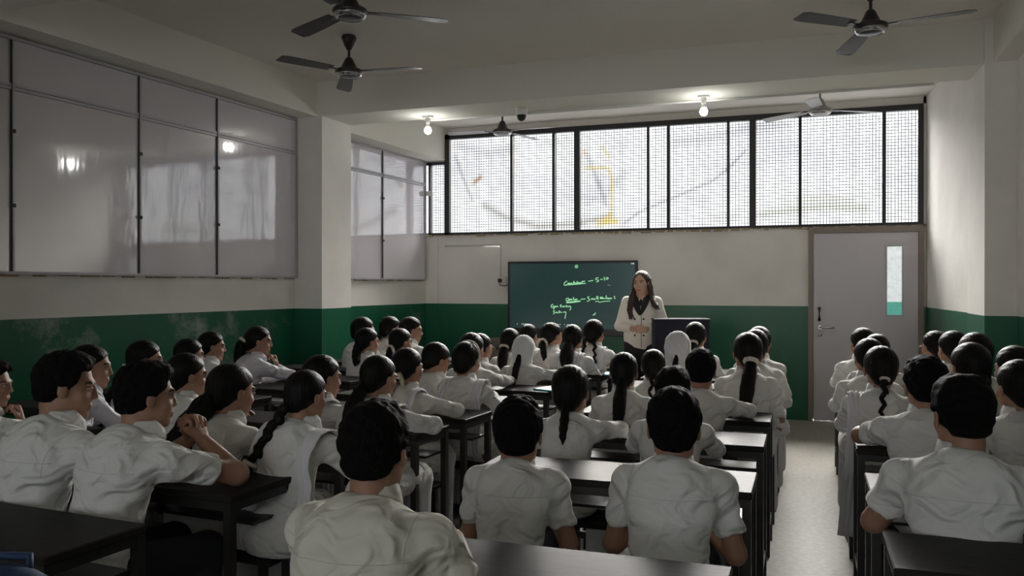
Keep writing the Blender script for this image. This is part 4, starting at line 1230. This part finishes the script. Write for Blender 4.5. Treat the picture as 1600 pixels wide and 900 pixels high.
PEOPLE = [
    {'at': (-2.64, 2.42, 1.238), 'hs': 0.93, 'k': 'b', 'near': 2, 'by': 14, 'hy': 50, 'lean': 20, 'al': 'd', 'ar': 'e', 'pitch': 8, 'build': 1.04, 'label': 'student with short hair and white shirt, leftmost of the two at the near left desk'},
    {'at': (-2.279, 2.44, 1.211), 'hs': 0.93, 'k': 'b', 'near': 2, 'by': 14, 'hy': 34, 'lean': 22, 'al': 'm', 'ar': 'm', 'pitch': 4, 'build': 1.0, 'label': 'student resting both clasped hands against the mouth, elbow on desk'},
    {'at': (-3.671, 2.93, 1.136), 'hs': 0.95, 'k': 'b', 'near': 1, 'by': 25, 'hy': 62, 'lean': 20, 'al': 'd', 'ar': 'c', 'label': 'student cut off by the left picture edge, hand raised to chin'},
    {'at': (-3.781, 3.63, 1.166), 'k': 'g', 'near': 1, 'by': 26, 'hy': 52, 'al': 'd', 'ar': 'd', 'dup': 'r', 'hair': 'pony', 'len': 0.2, 'earring': 1, 'label': 'student with lilac-white scarf strip before the chalk-smeared wall, face in profile', 'cloth': 'shirt_lilac'},
    {'at': (-3.951, 4.22, 1.151), 'k': 'g', 'near': 1, 'by': 26, 'hy': 46, 'hair': 'braid', 'len': 0.42, 'xo': -0.04, 'band': 'small', 'earring': 1, 'label': 'student with pale hair tie and long braid, beside the green left wall'},
    {'at': (-4.146, 4.85, 1.121), 'k': 'g', 'near': 1, 'by': 18, 'hy': 34, 'hair': 'pony', 'len': 0.2, 'label': 'student with head half hidden, left of the upright one with a low bun, left wall'},
    {'at': (-3.09, 3.6, 1.14), 'k': 'g', 'near': 1, 'by': 18, 'hy': 34, 'al': 'f', 'ar': 'd', 'hair': 'pony', 'len': 0.2, 'r': 0.02, 'earring': 1, 'label': 'student in profile between the clasped-hands student and the bushy ponytail'},
    {'at': (-4.481, 5.5, 1.131), 'k': 'g', 'near': 1, 'by': 25, 'hy': 48, 'hair': 'pony', 'len': 0.14, 'label': 'upright student with a low bun at the left wall, face in profile'},
    {'at': (-2.379, 3.05, 1.154), 'k': 'g', 'near': 2, 'by': 10, 'hy': 22, 'lean': 20, 'hair': 'bushy', 'len': 0.4, 'r': 0.046, 'xo': -0.1, 'al': 'd', 'ar': 'd', 'noseam': 1, 'pitch': 10, 'label': 'student with thick bushy ponytail down the back, near the left desk'},
    {'at': (-4.038, 5.5, 1.18), 'hs': 0.96, 'k': 'g', 'near': 1, 'by': 30, 'hy': 56, 'hair': 'high', 'len': 0.26, 'r': 0.034, 'xo': -0.08, 'band': 'small', 'al': 'd', 'ar': 'c', 'fall': 1, 'cloth': 'shirt_lilac', 'label': 'student in lilac-white with a tied ponytail and hand at chin, left wall'},
    {'at': (-1.978, 3.02, 1.142), 'hs': 0.92, 'k': 'g', 'near': 2, 'by': 8, 'hy': 18, 'lean': 22, 'hair': 'braid', 'len': 0.36, 'xo': -0.1, 'r': 0.026, 'al': 'd', 'ar': 'd', 'noseam': 1, 'dup': 'lR', 'dz': 0.4, 'pitch': 10, 'band': 'small', 'bandat': 0.7, 'label': 'student with a braid and long pleated scarf strip hanging off the right shoulder'},
    {'at': (-2.391, 3.8, 1.134), 'k': 'g', 'near': 1, 'by': 12, 'hy': 30, 'hair': 'none', 'al': 'd', 'ar': 'd', 'dup': 'r', 'label': 'mostly hidden student facing right, between the shoulder-strip braid and the spectacled one'},
    {'at': (-2.026, 3.74, 1.146), 'hs': 0.98, 'k': 'g', 'near': 1, 'by': 6, 'hy': 20, 'lean': 20, 'hair': 'pony', 'len': 0.2, 'r': 0.03, 'xo': -0.05, 'al': 'd', 'ar': 'D', 'dup': 'lR', 'dz': 0.44, 'glasses': 1, 'pitch': 9, 'label': 'student with spectacles and elbow out on the desk, left of the aisle desk end'},
    {'at': (-2.115, 4.24, 1.147), 'hs': 0.96, 'k': 'g', 'near': 1, 'by': 4, 'hy': 16, 'hair': 'pony', 'len': 0.22, 'xo': -0.05, 'band': 'bow', 'dup': 'r', 'al': 'd', 'ar': 'D', 'label': 'student with a pale frilled hair ribbon, behind the spectacled one'},
    {'at': (-2.358, 5.15, 1.111), 'k': 'g', 'near': 1, 'by': 10, 'hy': 34, 'lean': 26, 'pitch': 22, 'hair': 'braid', 'len': 0.2, 'xo': -0.06, 'label': 'student looking down to the right, left of the one with a white head band'},
    {'at': (-2.034, 4.9, 1.142), 'k': 'g', 'near': 1, 'by': 2, 'hy': 8, 'hair': 'none', 'headband': 1, 'dup': 'lR', 'dz': 0.3, 'al': 'd', 'ar': 'd', 'label': 'student with a white head band and long scarf strip hanging to the floor side'},
    {'at': (-2.272, 5.58, 1.158), 'k': 'g', 'near': 1, 'by': 2, 'hy': 10, 'hair': 'braid', 'len': 0.3, 'xo': 0.06, 'al': 'd', 'ar': 'f', 'label': 'student half hidden behind the one with the white head band, braid to the right'},
    {'at': (-2.439, 6.18, 1.118), 'k': 'g', 'near': 0, 'by': 6, 'hy': 28, 'hair': 'none', 'glasses': 1, 'label': 'student with spectacles partly hidden, facing right, centre left'},
    {'at': (-3.541, 6.33, 1.138), 'k': 'g', 'near': 0, 'by': 14, 'hy': 34, 'hair': 'pony', 'len': 0.16, 'r': 0.03, 'xo': 0.04, 'glasses': 1, 'label': 'student with spectacles and a short loose ponytail in the far left group'},
    {'at': (-3.285, 6.45, 1.131), 'k': 'g', 'near': 0, 'by': 10, 'hy': 34, 'hair': 'pony', 'len': 0.16, 'band': 'bow', 'label': 'student with a white ribbon bow in the far left group'},
    {'at': (-3.935, 6.95, 1.205), 'k': 'g', 'near': 0, 'by': 14, 'hy': 36, 'hair': 'none', 'label': 'student at the far left by the column, head just above another with spectacles'},
    {'at': (-3.976, 7.58, 1.188), 'k': 'g', 'near': 0, 'by': 16, 'hy': 40, 'hair': 'pony', 'len': 0.3, 'r': 0.03, 'xo': -0.06, 'label': 'middle one of the three farthest students along the left wall'},
    {'at': (-3.632, 7.35, 1.194), 'k': 'g', 'near': 0, 'by': 22, 'hy': 52, 'hair': 'none', 'label': 'rightmost of the three farthest students along the left wall, face in profile'},
    {'at': (-2.086, 6.2, 1.109), 'k': 'h', 'near': 1, 'by': 0, 'hy': 2, 'hair': 'pony', 'len': 0.3, 'r': 0.022, 'xo': -0.02, 'band': 'small', 'bandat': 0.9, 'al': 'd', 'ar': 'D', 'label': 'student in a white headscarf left of centre, dark ponytail below it'},
    {'at': (-2.428, 6.85, 1.127), 'k': 'g', 'near': 0, 'by': 2, 'hy': 12, 'hair': 'pony', 'len': 0.24, 'r': 0.036, 'xo': 0.0, 'band': 'small', 'label': 'student with a thick ponytail, left of the white headscarf before the screen'},
    {'at': (-2.604, 7.9, 1.117), 'k': 'g', 'near': 0, 'by': 2, 'hy': 14, 'hair': 'braid', 'len': 0.3, 'xo': 0.05, 'label': 'student partly hidden behind the left white headscarf'},
    {'at': (-2.221, 7.42, 1.156), 'k': 'g', 'near': 0, 'by': 6, 'hy': 36, 'hair': 'pony', 'len': 0.18, 'band': 'bow', 'label': 'student with a cream ribbon bow below the screen, turned right'},
    {'at': (-1.877, 6.88, 1.167), 'k': 'g', 'near': 0, 'by': 0, 'hy': 6, 'hair': 'pony', 'len': 0.2, 'r': 0.045, 'dup': 'lr', 'label': 'student with a broad loose ponytail, between the ribbon bow and the twin braids'},
    {'at': (-1.827, 7.45, 1.19), 'k': 'g', 'near': 0, 'by': 0, 'hy': 12, 'hair': 'twin', 'len': 0.22, 'r': 0.018, 'dup': 'r', 'label': 'student with two short braids, just left of the teacher'},
    {'at': (-1.051, 1.92, 1.189), 'hs': 0.98, 'k': 'b', 'near': 2, 'by': -2, 'hy': -4, 'lean': 20, 'al': 'd', 'ar': 'e', 'cloth': 'shirt_cream', 'pitch': 4, 'build': 1.04, 'label': 'student in a cream shirt nearest the camera, left of centre'},
    {'at': (-0.981, 2.85, 1.084), 'hs': 1.22, 'k': 'b', 'near': 2, 'by': -6, 'hy': -10, 'lean': 20, 'al': 'h', 'ar': 'h', 'pitch': 2, 'build': 1.0, 'label': 'student in white shirt at the centre, seen from behind, left of a matching pair'},
    {'at': (-0.431, 2.9, 1.134), 'hs': 1.17, 'k': 'b', 'near': 2, 'by': -2, 'hy': -8, 'lean': 20, 'al': 'h', 'ar': 'h', 'pitch': 2, 'build': 1.04, 'label': 'broad student in white shirt, right of the near centre pair, beside the aisle'},
    {'at': (-1.074, 3.9, 1.113), 'hs': 1.22, 'k': 'g', 'near': 2, 'by': -4, 'hy': -2, 'lean': 20, 'hair': 'pony', 'len': 0.2, 'r': 0.018, 'xo': 0.0, 'al': 'd', 'ar': 'D', 'noseam': 1, 'label': 'student with thin short ponytail at the centre desk, elbow out to the right'},
    {'at': (-0.588, 3.92, 1.112), 'k': 'b', 'near': 1, 'long': 1, 'by': 0, 'hy': -5, 'al': 'd', 'ar': 'd', 'label': 'student whose head rises right behind the broad near student'},
    {'at': (-0.981, 4.7, 1.117), 'k': 'g', 'near': 1, 'by': -3, 'hy': -6, 'hair': 'pony', 'len': 0.32, 'r': 0.03, 'label': 'student with a straight dark ponytail, directly right of the thin short ponytail'},
    {'at': (-0.562, 4.8, 1.131), 'k': 'b', 'near': 1, 'long': 1, 'by': 2, 'hy': -4, 'al': 'd', 'ar': 'D', 'label': 'student with short hair, right elbow on the lit desk beside the aisle'},
    {'at': (-0.92, 5.32, 1.092), 'k': 'g', 'near': 1, 'by': -2, 'hy': -8, 'hair': 'braid', 'len': 0.24, 'r': 0.018, 'label': 'student with a thin braid just left of the right headscarf'},
    {'at': (-0.35, 5.45, 1.202), 'k': 'g', 'near': 1, 'by': 0, 'hy': -14, 'hair': 'pony', 'len': 0.36, 'r': 0.032, 'band': 'big', 'bandat': 0.05, 'al': 'd', 'ar': 'h', 'label': 'student with a very long tied ponytail at the aisle end of the middle column'},
    {'at': (-0.881, 6.12, 1.165), 'k': 'h', 'near': 1, 'by': 0, 'hy': -4, 'hair': 'pony', 'len': 0.22, 'r': 0.016, 'label': 'student in a white headscarf right of centre, in front of the lectern'},
    {'at': (-0.336, 6.12, 1.189), 'k': 'g', 'near': 0, 'by': 0, 'hy': 0, 'hair': 'braid', 'len': 0.24, 'r': 0.018, 'label': 'student mostly hidden ahead of the long tied ponytail, middle one of three'},
    {'at': (-0.339, 6.7, 1.184), 'k': 'g', 'near': 0, 'by': 4, 'hy': 8, 'hair': 'none', 'al': 'd', 'ar': 'h', 'label': 'student farthest along the aisle side of the middle column'},
    {'at': (-0.886, 7.2, 1.19), 'k': 'g', 'near': 0, 'by': 0, 'hy': 4, 'hair': 'pony', 'len': 0.26, 'r': 0.034, 'band': 'small', 'label': 'student with tied hair in front of the lectern, right of the headscarf'},
    {'at': (0.473, 3.02, 1.201), 'hs': 1.0, 'k': 'b', 'near': 2, 'by': 6, 'hy': -14, 'lean': 20, 'al': 'e', 'ar': 'd', 'build': 1.06, 'label': 'broad student in white shirt nearest the camera in the right column'},
    {'at': (0.827, 3.1, 1.189), 'k': 'b', 'near': 1, 'by': -14, 'hy': -22, 'lean': 24, 'al': 'f', 'ar': 'd', 'label': 'student mostly out of frame at the right edge, arm on the desk'},
    {'at': (0.5, 4.12, 1.172), 'k': 'b', 'near': 2, 'by': 4, 'hy': -10, 'lean': 20, 'al': 'D', 'ar': 'd', 'noseam': 1, 'label': 'student leaning left elbow on the desk, behind the broad right student'},
    {'at': (0.878, 4.2, 1.171), 'k': 'g', 'near': 1, 'by': -6, 'hy': -22, 'hair': 'pony', 'len': 0.16, 'earring': 1, 'label': 'student at the right wall with head cut by the picture edge, lower one'},
    {'at': (0.377, 4.9, 1.172), 'k': 'g', 'near': 2, 'by': 2, 'hy': -6, 'hair': 'braid', 'len': 0.2, 'r': 0.018, 'band': 'big', 'noseam': 1, 'al': 'd', 'ar': 'd', 'dup': 'L', 'dz': 0.18, 'label': 'student with a pale scrunchie on a short braid beside the aisle, right column'},
    {'at': (0.8, 4.88, 1.201), 'k': 'g', 'near': 1, 'by': -2, 'hy': -20, 'hair': 'pony', 'len': 0.2, 'r': 0.026, 'xo': 0.04, 'label': 'student with a side ponytail behind the broad right student'},
    {'at': (1.063, 5.2, 1.169), 'k': 'g', 'near': 1, 'by': -6, 'hy': -28, 'hair': 'pony', 'len': 0.2, 'label': 'student at the right wall with head cut by the picture edge, upper one'},
    {'at': (0.366, 5.66, 1.168), 'k': 'g', 'near': 1, 'by': 2, 'hy': -14, 'hair': 'pony', 'len': 0.24, 'r': 0.022, 'xo': 0.03, 'al': 'd', 'ar': 'd', 'label': 'student beside the aisle, directly ahead of the pale scrunchie'},
    {'at': (0.958, 5.68, 1.214), 'k': 'g', 'near': 1, 'by': -4, 'hy': -16, 'hair': 'pony', 'len': 0.2, 'label': 'student near the right wall, rightmost of three heads in the far right group'},
    {'at': (0.461, 6.36, 1.159), 'k': 'g', 'near': 0, 'by': 0, 'hy': -10, 'hair': 'pony', 'len': 0.2, 'label': 'student hidden between two others at the aisle, before the grey door'},
    {'at': (0.944, 6.4, 1.188), 'k': 'g', 'near': 0, 'by': -4, 'hy': -24, 'hair': 'pony', 'len': 0.18, 'r': 0.032, 'earring': 1, 'label': 'middle one of three heads in the far right group'},
    {'at': (0.409, 7.03, 1.171), 'k': 'g', 'near': 0, 'by': 2, 'hy': -24, 'hair': 'pony', 'len': 0.26, 'xo': 0.05, 'al': 'd', 'ar': 'd', 'label': 'farthest student beside the aisle in the right column, before the grey door'},
    {'at': (0.918, 7.05, 1.155), 'k': 'g', 'near': 0, 'by': -4, 'hy': -30, 'hair': 'pony', 'len': 0.1, 'glasses': 1, 'label': 'leftmost of three heads in the far right group, beside the door frame'},
]
for i, sp in enumerate(PEOPLE):
    sp['seed'] = i * 7 + 3
    sp.setdefault('base', 3.9 if sp['at'][0] < -1.4 else 0)
    person(sp)

# ------------------------------------------------------------------ the teacher
def teacher():
    hphi, bphi = R(191), R(176)
    root = empty('person', (-1.60, 8.55, 0), -bphi, 'teacher with long brown hair in an ivory jacket, hands folded, standing by the screen', 'person')
    N = A3(0, .0, 1.395); Hc = A3(0, .02, 1.535); P0 = A3(0, 0, .93); C = A3(0, .0, 1.20)
    s = 1.0
    HR = rot_z(-(hphi - bphi)) @ rot_y(R(3)) @ rot_x(-R(4))
    T = lambda V: V @ HR.T + Hc
    arms = {}
    for sg in (-1, 1):
        S_ = A3(sg * .152, -.008, 1.335); E = A3(sg * .232, -.03, 1.085); W = A3(sg * .075, .185, 1.07)
        arms[sg] = (S_, E, W)
    wr = wrinkle(77, amp=.0022)
    def f_jacket(P, w=True):
        d = d_ell(P, (0, 0, .98), (.185, .135, .22))
        d = smin(d, d_ell(P, (0, .0, 1.10), (.155, .112, .16)), .06)
        d = smin(d, d_ell(P, (0, .005, 1.23), (.168, .118, .17)), .05)
        for sg in (-1, 1):
            S_, E, W = arms[sg]
            d = smin(d, d_ell(P, (sg * .07, .085, 1.22), (.07, .05, .07)), .05)
            d = smin(d, d_cap(P, (sg * .03, -.01, 1.36), S_, .05, .052), .04)
            a = smin(d_cap(P, S_, E, .057, .050), d_cap(P, E, W + (E - W) * .16, .049, .041), .025)
            d = smin(d, a, .022)
        if w: d = d + wr(P)
        d = smax(d, -d_cap(P, (0, .02, 1.42), (0, .03, 1.7), .056, .07), .008)
        v = d_cap(P, (0, .13, 1.24), (0, .09, 1.44), .004, .06)      # opening between the lapels
        d = smax(d, -v, .006)
        return smax(d, .86 - P[:, 2] + .02 * np.sin(P[:, 0] * 9), .006)
    V, Q = nets(f_jacket, (-.36, -.2, .82), (.36, .27, 1.47), .0105)
    jk = link('jacket', np_mesh('jacket', V, Q), 'jacket_ivory', root)
    def f_body(P):
        d = d_cap(P, P0, C, .10, .105)
        d = smin(d, d_cap(P, C, N, .095, .05), .04)
        d = smin(d, d_cap(P, N - A3(0, 0, .03), Hc + A3(0, -.03, -.06), .052, .046), .03)
        for sg in (-1, 1):
            S_, E, W = arms[sg]
            d = smin(d, smin(d_cap(P, S_, E, .042, .037), d_cap(P, E, W, .036, .026), .02), .02)
        return d
    V, Q = nets(f_body, (-.34, -.16, .80), (.34, .25, 1.55), .014)
    HV, HQ, HT = get_head(False, .0042)
    parts = [(V, Q), (T(HV), HQ), place_hand(arms[1][2], (-.95, .25, .05), (.0, -.75, -.5), 1, .95, .30, .0045),
             place_hand(arms[-1][2] + A3(0, .03, -.012), (.95, .22, .08), (0, -.8, -.4), -1, .95, .34, .0045)]
    Vb, Qb = merge(parts)
    tint = np.ones((len(Vb), 3), np.float32); tint[len(V):len(V) + len(HV)] = HT
    link('body', np_mesh('body', Vb, Qb, True, tint), 'skin_light', root)
    # long loose hair, parted, falling in front of both shoulders
    rn = np.random.RandomState(4)
    locks = []
    for sg, base in ((1, [(.070, -.020, .03), (.084, -.012, -.05), (.092, .012, -.13), (.098, .066, -.20), (.100, .104, -.29), (.085, .118, -.365)]),
                     (-1, [(-.070, -.020, .03), (-.084, -.012, -.05), (-.098, .005, -.13), (-.125, .050, -.19), (-.150, .078, -.235), (-.165, .082, -.27)])):
        for q in range(7):
            o = rn.uniform(-1, 1, 3) * np.array([.020, .014, .010])
            pts = [np.array(p) + o * (.35 + .75 * i / 5) + np.array([.006 * math.sin(i * 2 + q), .004 * math.cos(i * 1.7 + q), 0]) for i, p in enumerate(base)]
            locks.append([(Hc + HR @ pts[i].astype(np.float32) if i < 2 else Hc + pts[i].astype(np.float32)) for i in range(6)])
    def f_hair(P):
        q = (P - Hc) @ HR
        d = d_ell(q, (0, -.018, .030), (.0845, .105, .0945))
        d = smin(d, d_ell(q, (0, -.05, -.05), (.080, .062, .10)), .03)
        x = q[:, 0] + .012
        d = smax(d, .86 * q[:, 1] - .51 * q[:, 2] - .004 - .42 * np.minimum(np.abs(x), .06), .005)
        d = d + np.exp(-(x / .0035) ** 2) * .0035
        d = smax(d, -d_ell(q, (0, .095, -.030), (.059, .075, .105)), .006)
        for lk in locks:
            for i in range(5):
                r0 = (.017, .018, .018, .017, .013, .005)[i]; r1 = (.017, .018, .018, .017, .013, .005)[i + 1]
                d = smin(d, d_cap(P, lk[i], lk[i + 1], r0, r1), .008)
        d = smin(d, d_cap(P, Hc + A3(0, -.080, -.05), Hc + A3(0, -.140, -.26), .07, .06), .04)
        return d + .0013 * np.sin(P[:, 0] * 300 + P[:, 2] * 16 + P[:, 1] * 120)
    V, Q = nets(f_hair, Hc - A3(.24, .24, .44), Hc + A3(.24, .18, .16), .0050)
    link('hair', np_mesh('hair', V, Q), 'hair_brown', root)
    # black blouse seen in the opening, black shawl lapels
    def f_bl(P):
        d = d_ell(P, (0, .0, 1.23), (.13, .108, .17))
        return smax(d, P[:, 2] - 1.375, .01)
    V, Q = nets(f_bl, (-.15, -.14, 1.04), (.15, .14, 1.42), .012)
    link('blouse', np_mesh('blouse', V, Q), 'black_cloth', root)
    for sg in (-1, 1):
        n, m = 16, 6
        t = np.linspace(0, 1, n)
        inner = np.stack([sg * (.034 * (1 - t) ** 1.6 - .002), 1.40 - .200 * t], 1)
        outer = np.stack([sg * (.078 * (1 - t) ** .8 + .018 * np.sin(t * math.pi) + .012), 1.42 - .215 * t], 1)
        pts = []
        for i in range(n):
            for j in range(m):
                u = j / (m - 1)
                x, z = inner[i] * (1 - u) + outer[i] * u
                pts.append((x, .5, z))
        O = np.array(pts, np.float32)
        hit = march(lambda P: np.minimum(f_jacket(P), f_bl(P)), O, np.tile(A3(0, -1, 0), (len(O), 1)), mx=.52)
        hit[:, 1] = np.maximum(hit[:, 1], .02) + .006
        I = np.arange(n * m).reshape(n, m)
        Q = np.stack([I[:-1, :-1], I[1:, :-1], I[1:, 1:], I[:-1, 1:]], -1).reshape(-1, 4)
        o = link('lapel', np_mesh('lapel', hit, Q), 'black_cloth', jk)
        md = o.modifiers.new('cloth', 'SOLIDIFY'); md.thickness = .006; md.offset = 0
    # front edge and buttons
    zs = np.linspace(1.195, .875, 24)
    O = np.stack([np.full(24, -.012), np.full(24, .5), zs], 1).astype(np.float32)
    hit = march(f_jacket, O, np.tile(A3(0, -1, 0), (24, 1)))
    MB().tube([tuple(p) for p in hit], .003, 5).build('front_edge', 'black_cloth', jk)
    for x, z in ((-.035, 1.165), (.055, 1.165), (-.035, 1.00), (.055, 1.00), (-.035, 1.085), (.055, 1.085)):
        p = march(f_jacket, A3(x, .5, z)[None], A3(0, -1, 0)[None])[0]
        MB().lathe([(.001, -.003), (.010, -.002), (.010, .003), (.001, .004)], n=12).build('button', 'black_cloth', jk, loc=tuple(p), rot=(R(90), 0, 0))
    def f_tr(P):
        d = d_ell(P, (0, 0, .92), (.175, .125, .12))
        for sg in (-1, 1):
            d = smin(d, d_cap(P, (sg * .085, 0, .88), (sg * .09, .01, .48), .098, .075), .03)
            d = smin(d, d_cap(P, (sg * .09, .01, .48), (sg * .09, -.01, .06), .075, .065), .03)
        return smax(d, .03 - P[:, 2], .004)
    V, Q = nets(f_tr, (-.22, -.18, .0), (.22, .18, 1.06), .018)
    link('trousers', np_mesh('trousers', V, Q), 'black_cloth', root)
    for sg in (-1, 1):
        link('shoe', SHOE, 'shoe_black', root, loc=(sg * .09, -.01, 0))
        c = T(np.array([(sg * .084, .004, -.046)], np.float32))[0]
        MB().lathe([(.001, -.012), (.006, -.004), (.006, .004), (.001, .010)], n=10).build('earring', 'gold', root, loc=tuple(c))
    # wrist watch on the sleeve
    p0 = arms[-1][2] + (arms[-1][1] - arms[-1][2]) * .30
    dv = Vector((arms[-1][1] - arms[-1][2]).tolist()).normalized(); x = dv.orthogonal().normalized(); y = dv.cross(x)
    ring = [Vector(p0.tolist()) + (x * math.cos(t) + y * math.sin(t)) * .049 for t in np.linspace(0, 2 * math.pi, 21)]
    MB().tube(ring, .004, 6).build('bracelet', 'gold', root)
teacher()

# ------------------------------------------------------------------ small things on the desks
def desk_item(name, x, y, z, rz, mb, m, label, cat):
    o = mb.build(name, m, None, loc=(x, y, z), rot=(0, 0, rz))
    return tag(o, label, cat)
def notebook(x, y, rz, m, label):
    o = MB().box(-.085, .085, -.115, .115, 0, .012, .002).build('notebook', m, None, loc=(x, y, .7505), rot=(0, 0, rz))
    tag(o, label, 'notebook')
    MB().box(-.083, .087, -.113, .113, .002, .010).build('pages', 'paper', o)
notebook(-1.53, 6.95, R(12), 'book_blue', 'blue notebook at the desk end, right of the twin-braided student')
notebook(-1.74, 5.80, R(-20), 'teal_plastic', 'teal notebook at the desk end beside the white headscarf student')
notebook(-1.02, 4.27, R(8), 'paper', 'open white notebook before the student with the thin short ponytail')
notebook(-.35, 7.60, R(0), 'paper', 'white notebook at the far aisle end of the middle column')
# school bag on the near left bench
def f_bag(P):
    d = d_ell(P, (0, 0, .20), (.20, .13, .21))
    d = smin(d, d_ell(P, (0, -.11, .14), (.15, .06, .12)), .03)
    return smax(d, .002 - P[:, 2], .01) + .004 * np.sin(P[:, 0] * 31 + 9 * np.sin(P[:, 2] * 14)) * np.sin(P[:, 2] * 23)
V, Q = nets(f_bag, (-.24, -.2, -.02), (.24, .16, .44), .016)
bg = empty('school_bag', (-1.80, 1.46, .43), R(15), 'dark blue school bag at the bottom left picture corner', 'bag')
link('bag_body', np_mesh('bag_body', V, Q), 'blue_cloth', bg)
MB().tube([(-.05, .03, .39), (-.04, .05, .415), (.04, .05, .415), (.05, .03, .39)], .010, 6).build('handle', 'blue_cloth', bg)
MB().tube([(-.10, -.155, .16), (0, -.168, .19), (.10, -.155, .16)], .004, 5).build('zip', 'plastic_black', bg)
put('bench', 1.26, *(lambda p: (p.x, p.y))(arow(-.50, -.24, 1.36)), RA, 'black bench at the bottom left corner carrying the blue bag', 'school benches')
